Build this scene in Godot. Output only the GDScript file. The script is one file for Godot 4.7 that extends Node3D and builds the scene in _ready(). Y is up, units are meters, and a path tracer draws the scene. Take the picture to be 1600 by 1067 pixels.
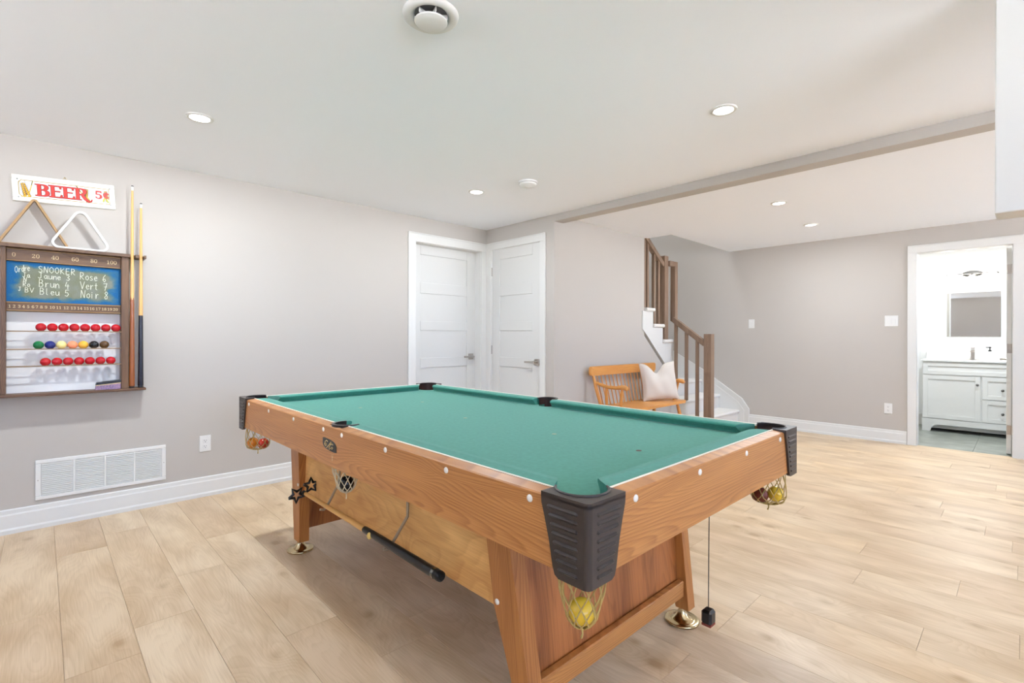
extends Node3D

# ---------- room numbers (metres) ----------
const EYE := 1.115
const HC := 2.252        # ceiling
const XL := -3.967       # wall with the score board
const ZB := -3.424       # wall with the closet door
const ZF := -6.567       # far wall with the bathroom door
const XS := -3.01        # wall beside the stairs
const XR := 3.6
const ZN := 2.3
const RISE := 0.1825

# ---------- light ----------
const EXPOSURE := 1.22
const SKY_ENERGY := 25.0
const POT_A := 1.15
const POT_B := 1.4
const FILL_BATH := 2.3
const FILL_STAIRWELL := 4.0
const BULB_ENERGY := 0.2

var M := {}
var taken := {}
var rng := RandomNumberGenerator.new()


# ================= mesh builder =================
class MB:
	var v := PackedVector3Array()
	var n := PackedVector3Array()
	var uv := PackedVector2Array()

	func tri(a: Vector3, b: Vector3, c: Vector3, na: Vector3, nb: Vector3, nc: Vector3, ua := Vector2.ZERO, ub := Vector2.ZERO, uc := Vector2.ZERO) -> void:
		if (b - a).cross(c - a).dot(na + nb + nc) > 0.0:
			v.append_array([a, c, b]); n.append_array([na, nc, nb]); uv.append_array([ua, uc, ub])
		else:
			v.append_array([a, b, c]); n.append_array([na, nb, nc]); uv.append_array([ua, ub, uc])

	func flat(a: Vector3, b: Vector3, c: Vector3, d: Vector3, out: Vector3) -> void:
		var nn := (b - a).cross(c - a)
		if nn.length() < 1e-12:
			nn = (c - a).cross(d - a)
		nn = nn.normalized()
		if nn.dot(out) < 0.0:
			nn = -nn
		tri(a, b, c, nn, nn, nn)
		tri(a, c, d, nn, nn, nn)

	func quad_uv(a: Vector3, b: Vector3, c: Vector3, d: Vector3, nn: Vector3) -> void:
		tri(a, b, c, nn, nn, nn, Vector2(0, 1), Vector2(1, 1), Vector2(1, 0))
		tri(a, c, d, nn, nn, nn, Vector2(0, 1), Vector2(1, 0), Vector2(0, 0))

	# hexahedron from 4 bottom and 4 top corners (same turning order)
	func hexa(p: Array) -> void:
		var mid := Vector3.ZERO
		for q in p:
			mid += q / 8.0
		for f in [[0, 1, 2, 3], [4, 5, 6, 7], [0, 1, 5, 4], [1, 2, 6, 5], [2, 3, 7, 6], [3, 0, 4, 7]]:
			var a: Vector3 = p[f[0]]
			var b: Vector3 = p[f[1]]
			var c: Vector3 = p[f[2]]
			var d: Vector3 = p[f[3]]
			flat(a, b, c, d, (a + b + c + d) / 4.0 - mid)

	func box(c: Vector3, s: Vector3, bev := 0.0, bs := Basis.IDENTITY) -> void:
		var h := s * 0.5
		if bev <= 0.0:
			for ax in 3:
				for sg in [-1.0, 1.0]:
					var o := Vector3.ZERO; o[ax] = h[ax] * sg
					var p := Vector3.ZERO; p[(ax + 1) % 3] = h[(ax + 1) % 3]
					var q := Vector3.ZERO; q[(ax + 2) % 3] = h[(ax + 2) % 3]
					flat(c + bs * (o - p - q), c + bs * (o + p - q), c + bs * (o + p + q), c + bs * (o - p + q), bs * o)
			return
		var k := minf(bev, minf(h.x, minf(h.y, h.z)) * 0.95)
		for ax in 3:
			var bx := (ax + 1) % 3
			var cx := (ax + 2) % 3
			for sg in [-1.0, 1.0]:
				var o := Vector3.ZERO; o[ax] = h[ax] * sg
				var p := Vector3.ZERO; p[bx] = h[bx] - k
				var q := Vector3.ZERO; q[cx] = h[cx] - k
				flat(c + bs * (o - p - q), c + bs * (o + p - q), c + bs * (o + p + q), c + bs * (o - p + q), bs * o)
				for s2 in [-1.0, 1.0]:
					# bevel between face ax,sg and face bx,s2
					var a1 := Vector3.ZERO; a1[ax] = h[ax] * sg; a1[bx] = (h[bx] - k) * s2
					var b1 := Vector3.ZERO; b1[ax] = (h[ax] - k) * sg; b1[bx] = h[bx] * s2
					var w := Vector3.ZERO; w[cx] = h[cx] - k
					var dirn := Vector3.ZERO; dirn[ax] = sg; dirn[bx] = s2
					flat(c + bs * (a1 - w), c + bs * (a1 + w), c + bs * (b1 + w), c + bs * (b1 - w), bs * dirn)
		for sx in [-1.0, 1.0]:
			for sy in [-1.0, 1.0]:
				for sz in [-1.0, 1.0]:
					var a := Vector3(h.x * sx, (h.y - k) * sy, (h.z - k) * sz)
					var b := Vector3((h.x - k) * sx, h.y * sy, (h.z - k) * sz)
					var d := Vector3((h.x - k) * sx, (h.y - k) * sy, h.z * sz)
					var nn := bs * Vector3(sx, sy, sz).normalized()
					tri(c + bs * a, c + bs * b, c + bs * d, nn, nn, nn)

	func span(lo: Vector3, hi: Vector3, bev := 0.0) -> void:
		box((lo + hi) * 0.5, hi - lo, bev)

	# swept round tube
	func tube(pts: Array, rad, sides := 8, caps := true) -> void:
		var count := pts.size()
		var frames := []
		var up := Vector3.UP
		for i in count:
			var t: Vector3 = (pts[mini(i + 1, count - 1)] - pts[maxi(i - 1, 0)]).normalized()
			if i == 0:
				up = Vector3.UP if absf(t.y) < 0.9 else Vector3.RIGHT
			var side := t.cross(up).normalized()
			up = side.cross(t).normalized()
			frames.append([side, up, t])
		for i in count - 1:
			var r0: float = rad[i] if rad is Array else rad
			var r1: float = rad[i + 1] if rad is Array else rad
			for k in sides:
				var a0 := TAU * k / sides
				var a1 := TAU * (k + 1) / sides
				var n00: Vector3 = frames[i][0] * cos(a0) + frames[i][1] * sin(a0)
				var n01: Vector3 = frames[i][0] * cos(a1) + frames[i][1] * sin(a1)
				var n10: Vector3 = frames[i + 1][0] * cos(a0) + frames[i + 1][1] * sin(a0)
				var n11: Vector3 = frames[i + 1][0] * cos(a1) + frames[i + 1][1] * sin(a1)
				var p0: Vector3 = pts[i]
				var p1: Vector3 = pts[i + 1]
				tri(p0 + n00 * r0, p0 + n01 * r0, p1 + n11 * r1, n00, n01, n11)
				tri(p0 + n00 * r0, p1 + n11 * r1, p1 + n10 * r1, n00, n11, n10)
		if caps:
			for e in [0, count - 1]:
				var r: float = rad[e] if rad is Array else rad
				var out: Vector3 = -frames[e][2] if e == 0 else frames[e][2]
				var c: Vector3 = pts[e]
				for k in sides:
					var a0 := TAU * k / sides
					var a1 := TAU * (k + 1) / sides
					tri(c, c + (frames[e][0] * cos(a0) + frames[e][1] * sin(a0)) * r, c + (frames[e][0] * cos(a1) + frames[e][1] * sin(a1)) * r, out, out, out)

	# profile [radius, height] turned about local y
	func lathe(prof: Array, sides := 24, xf := Transform3D.IDENTITY, smooth := false, from := 0.0, sweep := TAU) -> void:
		var m := prof.size()
		var sn := []
		for i in m - 1:
			var d := Vector2(prof[i + 1][0] - prof[i][0], prof[i + 1][1] - prof[i][1])
			sn.append(Vector2(d.y, -d.x).normalized())
		for i in m - 1:
			var na: Vector2 = sn[i]
			var nb: Vector2 = sn[i]
			if smooth:
				if i > 0: na = (sn[i] + sn[i - 1]).normalized()
				if i < m - 2: nb = (sn[i] + sn[i + 1]).normalized()
			for k in sides:
				var a0 := from + sweep * k / sides
				var a1 := from + sweep * (k + 1) / sides
				var c0 := Vector3(cos(a0), 0, sin(a0))
				var c1 := Vector3(cos(a1), 0, sin(a1))
				var p00: Vector3 = xf * (c0 * prof[i][0] + Vector3.UP * prof[i][1])
				var p01: Vector3 = xf * (c1 * prof[i][0] + Vector3.UP * prof[i][1])
				var p10: Vector3 = xf * (c0 * prof[i + 1][0] + Vector3.UP * prof[i + 1][1])
				var p11: Vector3 = xf * (c1 * prof[i + 1][0] + Vector3.UP * prof[i + 1][1])
				var n00 := (xf.basis * (c0 * na.x + Vector3.UP * na.y)).normalized()
				var n01 := (xf.basis * (c1 * na.x + Vector3.UP * na.y)).normalized()
				var n10 := (xf.basis * (c0 * nb.x + Vector3.UP * nb.y)).normalized()
				var n11 := (xf.basis * (c1 * nb.x + Vector3.UP * nb.y)).normalized()
				if prof[i][0] > 1e-6:
					tri(p00, p01, p11, n00, n01, n11)
				if prof[i + 1][0] > 1e-6:
					tri(p00, p11, p10, n00, n11, n10)

	# flat outline pushed along local z from z0 to z1
	func prism(poly: PackedVector2Array, z0: float, z1: float, xf := Transform3D.IDENTITY, smooth := false) -> void:
		var idx := Geometry2D.triangulate_polygon(poly)
		var fr := (xf.basis * Vector3.BACK).normalized() * signf(z1 - z0)
		for t in range(0, idx.size(), 3):
			var a := poly[idx[t]]
			var b := poly[idx[t + 1]]
			var c := poly[idx[t + 2]]
			tri(xf * Vector3(a.x, a.y, z1), xf * Vector3(b.x, b.y, z1), xf * Vector3(c.x, c.y, z1), fr, fr, fr)
			tri(xf * Vector3(a.x, a.y, z0), xf * Vector3(b.x, b.y, z0), xf * Vector3(c.x, c.y, z0), -fr, -fr, -fr)
		var turn := -1.0 if Geometry2D.is_polygon_clockwise(poly) else 1.0
		var m := poly.size()
		var en := []
		for i in m:
			var d := poly[(i + 1) % m] - poly[i]
			en.append(Vector2(d.y, -d.x).normalized() * turn)
		for i in m:
			var j := (i + 1) % m
			var na: Vector2 = en[i]
			var nb: Vector2 = en[i]
			if smooth:
				var pa: Vector2 = en[(i + m - 1) % m]
				var pb: Vector2 = en[j]
				if na.dot(pa) > 0.6: na = (na + pa).normalized()
				if nb.dot(pb) > 0.6: nb = (nb + pb).normalized()
			var A := (xf.basis * Vector3(na.x, na.y, 0)).normalized()
			var B := (xf.basis * Vector3(nb.x, nb.y, 0)).normalized()
			var p := poly[i]
			var q := poly[j]
			tri(xf * Vector3(p.x, p.y, z0), xf * Vector3(q.x, q.y, z0), xf * Vector3(q.x, q.y, z1), A, B, B)
			tri(xf * Vector3(p.x, p.y, z0), xf * Vector3(q.x, q.y, z1), xf * Vector3(p.x, p.y, z1), A, B, A)

	func ball(c: Vector3, r: Vector3, rings := 12, segs := 20) -> void:
		for i in rings:
			for k in segs:
				var q := []
				for e in [[i, k], [i + 1, k], [i + 1, k + 1], [i, k + 1]]:
					var th: float = PI * e[0] / rings
					var ph: float = TAU * e[1] / segs
					q.append(Vector3(sin(th) * cos(ph), cos(th), sin(th) * sin(ph)))
				var nn := []
				for w in q:
					nn.append((w / r).normalized())
				if i < rings - 1:
					tri(c + q[0] * r, c + q[1] * r, c + q[2] * r, nn[0], nn[1], nn[2])
				if i > 0:
					tri(c + q[0] * r, c + q[2] * r, c + q[3] * r, nn[0], nn[2], nn[3])

	func mesh() -> ArrayMesh:
		var a := []
		a.resize(Mesh.ARRAY_MAX)
		a[Mesh.ARRAY_VERTEX] = v
		a[Mesh.ARRAY_NORMAL] = n
		a[Mesh.ARRAY_TEX_UV] = uv
		var am := ArrayMesh.new()
		am.add_surface_from_arrays(Mesh.PRIMITIVE_TRIANGLES, a)
		return am


# ================= node helpers =================
func numbered(called: String) -> String:
	if not taken.has(called):
		taken[called] = 0
		return called
	taken[called] += 1
	return "%s_%03d" % [called, taken[called]]


func put(called: String, mb: MB, mat: Material, parent: Node = self) -> MeshInstance3D:
	var o := MeshInstance3D.new()
	o.name = numbered(called) if parent == self else called
	o.mesh = mb.mesh()
	o.material_override = mat
	parent.add_child(o, true)
	return o


func thing(called: String, at := Vector3.ZERO, turn := 0.0) -> Node3D:
	var o := Node3D.new()
	o.name = numbered(called)
	add_child(o)
	o.position = at
	o.rotation.y = turn
	return o


func tag(o: Node, label: String, category: String, group := "") -> Node:
	o.set_meta("label", label)
	o.set_meta("category", category)
	if group != "":
		o.set_meta("group", group)
	return o


func structure(o: Node, label := "") -> Node:
	o.set_meta("kind", "structure")
	if label != "":
		o.set_meta("label", label)
	return o


func letters(txt: String, size: float, mat: Material, parent: Node, at: Vector3, called := "lettering", serif := true, bold := 400, depth := 0.0012) -> MeshInstance3D:
	var f := SystemFont.new()
	f.font_names = PackedStringArray(["Droid Serif" if serif else "Droid Sans"])
	f.font_weight = bold
	var tm := TextMesh.new()
	tm.text = txt
	tm.font = f
	tm.font_size = 64
	tm.pixel_size = size / 64.0
	tm.depth = depth
	tm.curve_step = 2.0
	var o := MeshInstance3D.new()
	o.name = called
	o.mesh = tm
	o.material_override = mat
	parent.add_child(o, true)
	o.position = at
	return o


func V(x: float, y: float, z: float) -> Vector3:
	return Vector3(x, y, z)


func P2(a: Array) -> PackedVector2Array:
	var p := PackedVector2Array()
	for q in a:
		p.append(Vector2(q[0], q[1]))
	return p


func round_poly(pts: PackedVector2Array, r: float, steps := 5) -> PackedVector2Array:
	var out := PackedVector2Array()
	var m := pts.size()
	for i in m:
		var p := pts[i]
		var a := (pts[(i + m - 1) % m] - p).normalized()
		var b := (pts[(i + 1) % m] - p).normalized()
		var half := acos(clampf(a.dot(b), -1, 1)) / 2.0
		var d := r / tan(half)
		var c := p + (a + b).normalized() * (r / sin(half))
		var p0 := p + a * d
		var p1 := p + b * d
		var a0 := (p0 - c).angle()
		var a1 := (p1 - c).angle()
		var da := wrapf(a1 - a0, -PI, PI)
		for k in steps + 1:
			var an := a0 + da * k / steps
			out.append(c + Vector2(cos(an), sin(an)) * r)
	return out


# ================= materials =================
func mat(col: Color, rough := 0.6, metal := 0.0) -> StandardMaterial3D:
	var m := StandardMaterial3D.new()
	m.albedo_color = col
	m.roughness = rough
	m.metallic = metal
	return m


func c8(r: int, g: int, b: int) -> Color:
	return Color8(r, g, b)


func noise_bytes(seed_: int, nw: int, nh: int, w: int, h: int, freq: float, oct := 3) -> PackedByteArray:
	var f := FastNoiseLite.new()
	f.seed = seed_
	f.noise_type = FastNoiseLite.TYPE_SIMPLEX_SMOOTH
	f.frequency = freq
	f.fractal_octaves = oct
	var im := f.get_seamless_image(nw, nh)
	im.convert(Image.FORMAT_L8)
	if nw != w or nh != h:
		im.resize(w, h, Image.INTERPOLATE_CUBIC)
	return im.get_data()


# wood figure: growth rings cut as long loops, fibres, soft blotches and a few knots
func wood(w: int, h: int, strips: int, rings: float, bow: float, warp: float, light: Color, dark: Color, ring_k: float, fibre_k: float, blotch_k: float, knots: int, seed_: int) -> Image:
	var n1 := noise_bytes(seed_, w / 16, h / 4, w, h, 0.02, 2)
	var n2 := noise_bytes(seed_ + 1, w / 32, h, w, h, 0.2, 3)
	var n3 := noise_bytes(seed_ + 2, w / 16, h / 6, w, h, 0.03, 3)
	var r := RandomNumberGenerator.new()
	r.seed = seed_ + 99
	var out := PackedByteArray()
	out.resize(w * h * 3)
	var sh := h / strips
	for s in strips:
		var phase := r.randf()
		var centre := r.randf_range(0.3, 0.7)
		var kn := []
		for k in knots:
			kn.append([r.randf(), r.randf_range(0.15, 0.85), r.randf_range(0.5, 1.3)])
		for yy in sh:
			var y := s * sh + yy
			var vv := float(yy) / sh
			var bowed := bow * (vv - centre) * (vv - centre)
			for x in w:
				var u := float(x) / w
				var i := y * w + x
				var g := rings * (0.5 - 0.5 * cos(TAU * (u + phase))) + bowed + warp * (n1[i] / 255.0 - 0.5)
				var spot := 0.0
				for q in kn:
					var du: float = absf(u - q[0])
					du = minf(du, 1.0 - du) * 26.0
					var dv: float = (vv - q[1]) * 3.2
					var e: float = du * du + dv * dv
					if e < 6.0:
						g += 3.0 * q[2] * exp(-e * 1.6)
						spot += 0.7 * q[2] * exp(-e * 9.0)
				var t := g - floorf(g)
				t = t * t * (1.0 if t < 0.86 else (1.0 - t) / 0.14)
				var val := 0.3 + ring_k * (t - 0.25) + fibre_k * (n2[i] / 255.0 - 0.5) + blotch_k * (n3[i] / 255.0 - 0.5) + spot
				val = clampf(val, 0.0, 1.0)
				out[i * 3] = int(255.0 * (light.r + (dark.r - light.r) * val))
				out[i * 3 + 1] = int(255.0 * (light.g + (dark.g - light.g) * val))
				out[i * 3 + 2] = int(255.0 * (light.b + (dark.b - light.b) * val))
	return Image.create_from_data(w, h, false, Image.FORMAT_RGB8, out)


func tri_mat(tex: Texture2D, scale: Vector3, rough: float, tint := Color.WHITE, off := Vector3.ZERO) -> StandardMaterial3D:
	var m := mat(tint, rough)
	m.albedo_texture = tex
	m.uv1_triplanar = true
	m.uv1_triplanar_sharpness = 8.0
	m.uv1_scale = scale
	m.uv1_offset = off
	return m


func speckle(seed_: int, freq: float, a: Color, b: Color) -> NoiseTexture2D:
	var t := NoiseTexture2D.new()
	t.width = 256
	t.height = 256
	t.seamless = true
	var f := FastNoiseLite.new()
	f.seed = seed_
	f.frequency = freq
	f.fractal_octaves = 4
	t.noise = f
	var g := Gradient.new()
	g.set_color(0, a)
	g.set_color(1, b)
	t.color_ramp = g
	return t


func make_materials() -> void:
	M.ceiling = mat(c8(248, 250, 254), 0.95)
	M.wall = mat(c8(189, 182, 174), 0.9)
	M.trim = mat(c8(221, 219, 214), 0.45)
	M.door = mat(c8(215, 213, 208), 0.4)
	M.plastic = mat(c8(228, 226, 222), 0.35)
	M.slot = mat(c8(60, 58, 56), 0.6)
	M.nickel = mat(c8(186, 178, 170), 0.32, 1.0)
	M.chrome = mat(c8(132, 131, 129), 0.25, 1.0)
	M.satin = mat(c8(104, 102, 99), 0.45, 0.2)
	M.brass = mat(c8(196, 176, 138), 0.2, 1.0)
	M.black = mat(c8(24, 22, 22), 0.35)
	M.cast = mat(c8(56, 47, 43), 0.33)
	M.lining = mat(c8(58, 34, 28), 0.5)
	M.white_bead = mat(c8(240, 232, 212), 0.4)
	M.sight = mat(c8(240, 234, 222), 0.25)

	var fl := wood(2048, 768, 4, 7.0, 13.0, 7.0, c8(224, 200, 167), c8(180, 148, 110), 0.2, 0.36, 0.8, 2, 11)
	var flt := ImageTexture.create_from_image(fl)
	M.plank = []
	for t in [c8(255, 255, 255), c8(250, 248, 246), c8(255, 252, 247), c8(247, 243, 240)]:
		M.plank.append(tri_mat(flt, V(1.0 / 2.4, 1.0, 1.0 / 0.8), 0.36, t))
	M.seam = mat(c8(186, 158, 126), 0.7)

	var oak := wood(1024, 256, 1, 5.0, 34.0, 7.0, c8(204, 142, 80), c8(146, 86, 38), 0.55, 0.42, 0.3, 0, 31)
	var oak_t := ImageTexture.create_from_image(oak)
	M.oak = tri_mat(oak_t, V(0.55, 5.2, 0.55), 0.38, Color.WHITE, V(0.2, 0.15, 0.1))
	var up: Image = oak.duplicate()
	up.rotate_90(CLOCKWISE)
	var up_t := ImageTexture.create_from_image(up)
	M.oak_up = tri_mat(up_t, V(5.2, 0.55, 5.2), 0.42, c8(238, 228, 218))
	var pan := wood(512, 512, 2, 3.0, 10.0, 4.0, c8(182, 112, 58), c8(118, 64, 28), 0.35, 0.7, 0.7, 0, 57)
	pan.rotate_90(CLOCKWISE)
	M.panel = tri_mat(ImageTexture.create_from_image(pan), V(2.4, 0.8, 2.4), 0.42)
	var ply := wood(1024, 384, 1, 2.0, 4.0, 4.0, c8(240, 188, 114), c8(172, 108, 48), 0.2, 0.28, 0.5, 5, 73)
	M.ply = tri_mat(ImageTexture.create_from_image(ply), V(0.8, 2.4, 0.8), 0.55)
	var wal := wood(512, 128, 1, 4.0, 20.0, 6.0, c8(122, 88, 58), c8(66, 42, 26), 0.5, 0.5, 0.4, 0, 91)
	var wal_t := ImageTexture.create_from_image(wal)
	M.walnut = tri_mat(wal_t, V(1.6, 8.0, 1.6), 0.45)
	var wal_up: Image = wal.duplicate()
	wal_up.rotate_90(CLOCKWISE)
	M.walnut_up = tri_mat(ImageTexture.create_from_image(wal_up), V(8.0, 1.6, 8.0), 0.45)
	var srw := wood(512, 128, 1, 4.0, 20.0, 6.0, c8(152, 126, 104), c8(104, 80, 62), 0.4, 0.5, 0.4, 0, 93)
	srw.rotate_90(CLOCKWISE)
	M.stair_wood = tri_mat(ImageTexture.create_from_image(srw), V(8.0, 1.0, 8.0), 0.5)
	var hon := wood(512, 128, 1, 3.0, 14.0, 5.0, c8(222, 158, 84), c8(186, 116, 50), 0.4, 0.4, 0.3, 0, 17)
	M.honey = tri_mat(ImageTexture.create_from_image(hon), V(1.2, 6.0, 6.0), 0.35)
	M.honey_up = mat(c8(208, 142, 72), 0.38)

	var felt := tri_mat(speckle(5, 0.06, c8(60, 132, 114), c8(70, 144, 125)), V(3.0, 3.0, 3.0), 0.95)
	felt.rim_enabled = true
	felt.rim = 0.25
	felt.rim_tint = 0.6
	M.felt = felt
	M.carpet = tri_mat(speckle(8, 0.2, c8(212, 206, 198), c8(238, 234, 228)), V(3.0, 3.0, 3.0), 0.98)
	M.pillow = tri_mat(speckle(9, 0.12, c8(200, 188, 176), c8(218, 208, 197)), V(6.0, 6.0, 6.0), 0.9)
	M.tile = tri_mat(speckle(21, 0.015, c8(128, 132, 122), c8(164, 168, 158)), V(1.4, 1.4, 1.4), 0.28)
	M.rope = mat(c8(186, 158, 92), 0.7)
	M.white_net = mat(c8(222, 206, 170), 0.7)


func _ready() -> void:
	rng.seed = 7
	# ---------- camera ----------
	var cam := Camera3D.new()
	cam.name = "camera"
	cam.projection = Camera3D.PROJECTION_FRUSTUM
	cam.near = 0.05
	cam.far = 60.0
	cam.size = 2.0 * cam.near * 533.5 / 767.9
	cam.frustum_offset = Vector2(0, -cam.near * (533.5 - 527.0) / 767.9)
	cam.position = V(0, EYE, 0)
	cam.rotation = V(0, 0.8063, 0.0025)
	add_child(cam)
	cam.current = true
	# ---------- surroundings ----------
	var env := Environment.new()
	# bright overcast daylight outside the windows
	var sky_m := ProceduralSkyMaterial.new()
	sky_m.sky_top_color = c8(104, 130, 170)
	sky_m.sky_horizon_color = c8(128, 150, 184)
	sky_m.ground_bottom_color = c8(237, 243, 255)   # bright ground half, added to throw light up at the ceiling
	sky_m.ground_horizon_color = c8(237, 243, 255)
	var sky := Sky.new()
	sky.sky_material = sky_m
	env.background_mode = Environment.BG_SKY
	env.sky = sky
	env.background_energy_multiplier = SKY_ENERGY
	env.tonemap_mode = Environment.TONE_MAPPER_LINEAR
	env.tonemap_exposure = EXPOSURE
	env.sdfgi_enabled = true
	env.ssao_enabled = true
	env.ssil_enabled = true
	var we := WorldEnvironment.new()
	we.name = "surroundings"
	we.environment = env
	add_child(we)
	make_materials()
	# ---------- lamps ----------
	ceiling_lamps()
	# ---------- the place ----------
	shell()
	floor_boards()
	doors()
	stairs()
	bathroom()
	# ---------- the things ----------
	pool_table()
	bench()
	score_board()
	beer_sign()
	wall_fittings()
	ceiling_fittings()


# ================= lamps =================

func pot(x: float, z: float, label: String, energy := 1.0, y := HC) -> void:
	var o := thing("recessed_light", V(x, y, z))
	tag(o, label, "ceiling light", "recessed ceiling lights")
	var ring := MB.new()
	ring.lathe([[0.046, -0.004], [0.050, -0.007], [0.060, -0.006], [0.064, 0.0]], 32, Transform3D.IDENTITY, true)
	put("trim_ring", ring, M.trim, o)
	var disc := MB.new()
	disc.lathe([[0.0, -0.005], [0.047, -0.005]], 32)
	var e := mat(Color.WHITE, 0.5)
	e.emission_enabled = true
	e.emission = Color(1, 0.985, 0.96)
	e.emission_energy_multiplier = 4.0
	put("light_lens", disc, e, o)
	var l := AreaLight3D.new()
	l.name = "lamp_light"
	l.area_size = Vector2(0.085, 0.085)
	l.light_color = Color(0.927, 0.967, 1.0)
	l.light_energy = energy
	l.shadow_enabled = true
	l.area_range = 12.0
	l.position = V(0, -0.012, 0)
	l.rotation.x = -PI / 2
	o.add_child(l)


func ceiling_lamps() -> void:
	pot(-2.965, -0.594, "round recessed light in the ceiling nearest the score board", 1.9 * POT_A)
	pot(-2.965, -2.455, "round recessed light in the ceiling nearest the white doors", POT_A)
	pot(-1.04, -2.455, "round recessed light in the ceiling just before the beam", 0.8 * POT_A)
	pot(-1.433, -4.483, "round recessed light just beyond the ceiling beam", POT_B)
	pot(-1.484, -5.572, "round recessed light nearest the far wall and stairs", POT_B)
	pot(-0.2, -7.0, "added unseen light in the bathroom ceiling to brighten the vanity", FILL_BATH)  # added out of view to brighten the vanity front and floor
	pot(-3.35, -5.75, "added unseen light at the top of the stairwell to brighten the shaft", FILL_STAIRWELL, 4.7)  # added out of view so the stair shaft is not dark


# ================= shell =================
func shell() -> void:
	# ceiling with the stair opening left out
	var c := MB.new()
	c.span(V(XL - 0.2, HC, ZB), V(XR, HC + 0.12, ZN))                       # main room
	c.span(V(-2.7, HC, ZF - 0.1), V(XR, HC + 0.12, ZB))                     # far room
	c.span(V(XS - 0.1, HC, -5.02), V(-2.7, HC + 0.12, ZB))
	c.span(V(-1.7, HC, -8.37), V(XR, HC + 0.12, ZF - 0.1))                  # bathroom
	structure(put("ceiling", c, M.ceiling), "smooth white ceiling")

	var l := MB.new()
	var lo := XL - 0.13
	l.span(V(lo, 0, -2.539), V(XL, HC, ZN))
	l.span(V(lo, 2.02, -3.343), V(XL, HC, -2.539))
	l.span(V(lo, 0, ZB - 0.1), V(XL, HC, -3.343))
	structure(put("wall_left", l, M.wall), "pale greige wall with the score board")

	var b := MB.new()
	b.span(V(XL, 0, ZB - 0.12), V(-3.877, HC, ZB))
	b.span(V(-3.877, 2.032, ZB - 0.12), V(-3.177, HC, ZB))
	b.span(V(-3.177, 0, ZB - 0.12), V(XS, HC, ZB))
	structure(put("wall_back", b, M.wall), "short pale greige wall with the closet door")

	# wall beside the stairs: full height, then stepping down under the flight
	var s := MB.new()
	s.span(V(XS - 0.1, 0, -4.98), V(XS, HC, ZB - 0.12))
	var low := P2([[4.98, 0.0], [5.6, 0.0], [5.6, 0.62], [4.98, 1.14]])
	s.prism(low, XS - 0.1, XS, Transform3D(Basis(V(0, 0, -1), V(0, 1, 0), V(1, 0, 0)), Vector3.ZERO))
	structure(put("wall_stairs", s, M.wall), "pale greige wall running down beside the stairs")

	var f := MB.new()
	f.span(V(-4.05, 0, ZF - 0.12), V(-0.775, 2.262, ZF))
	f.span(V(-2.7, 2.262, ZF - 0.12), V(-0.775, HC + 0.12, ZF))
	f.span(V(-0.775, 2.0, ZF - 0.12), V(-0.075, HC, ZF))
	f.span(V(-0.075, 0, ZF - 0.12), V(XR, HC, ZF))
	structure(put("wall_far", f, M.wall), "pale greige far wall with the bathroom door")

	var r := MB.new()
	r.span(V(XR, 0, ZF - 0.12), V(XR + 0.14, HC, -6.4))
	r.span(V(XR, 2.06, -6.4), V(XR + 0.14, HC, -4.0))
	r.span(V(XR, 0, -6.4), V(XR + 0.14, 0.86, -4.0))
	r.span(V(XR, 0, -4.0), V(XR + 0.14, HC, -1.4))
	r.span(V(XR, 2.06, -1.4), V(XR + 0.14, HC, 2.2))
	r.span(V(XR, 0, -1.4), V(XR + 0.14, 0.86, 2.2))
	r.span(V(XR, 0, 2.2), V(XR + 0.14, HC, ZN))
	structure(put("wall_right", r, M.wall))
	var nw := MB.new()
	nw.span(V(XL - 0.13, 0, ZN), V(-3.1, HC, ZN + 0.14))
	nw.span(V(-3.1, 2.06, ZN), V(-1.5, HC, ZN + 0.14))
	nw.span(V(-3.1, 0, ZN), V(-1.5, 1.46, ZN + 0.14))
	nw.span(V(-1.5, 0, ZN), V(XR + 0.14, HC, ZN + 0.14))
	structure(put("wall_near", nw, M.wall))

	windows()

	# stair shaft above the opening
	for e in [["far_upper", V(-4.05, 2.262, ZF - 0.16), V(-2.6, 4.7, ZF - 0.03)], ["outer", V(-4.05, 0, ZF), V(-3.935, 4.7, ZB - 0.12)], ["shaft_side", V(-2.7, HC + 0.12, ZF - 0.03), V(-2.6, 4.7, -5.02)], ["shaft_near", V(XS, HC + 0.12, -5.02), V(-2.6, 4.7, -4.92)], ["shaft_inner", V(XS - 0.1, HC, -5.02), V(XS, 4.7, ZB - 0.12)], ["shaft_back", V(-4.05, HC, ZB - 0.12), V(XS, 4.7, ZB)]]:
		var h := MB.new()
		h.span(e[1], e[2])
		structure(put("wall_" + e[0], h, M.wall), "stairwell wall rising through the ceiling opening")
	var hc := MB.new()
	hc.span(V(-4.05, 4.7, ZF - 0.16), V(-2.6, 4.8, ZB))
	structure(put("ceiling_stairwell", hc, M.ceiling))

	var bm := MB.new()
	bm.span(V(XS, 2.19, -3.548), V(XR, HC, ZB))
	structure(put("trim_beam", bm, M.wall), "shallow greige beam across the ceiling")

	var bk := MB.new()
	bk.span(V(-0.0655, 1.509, -2.30), V(0.5, HC, -2.17), 0.003)
	structure(put("trim_bulkhead", bk, M.trim), "white boxed bulkhead hanging from the ceiling")

	# baseboards: tall flat board with a stepped cap and a shoe strip
	baseboard("baseboard_left", V(XL, 0, ZN), V(XL, 0, -2.461), V(1, 0, 0))
	baseboard("baseboard_back", V(-3.1, 0, ZB), V(XS, 0, ZB), V(0, 0, 1))
	baseboard("baseboard_stairs", V(XS, 0, ZB), V(XS, 0, -5.6), V(1, 0, 0))
	baseboard("baseboard_far", V(-2.44, 0, ZF), V(-0.853, 0, ZF), V(0, 0, 1))
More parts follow.
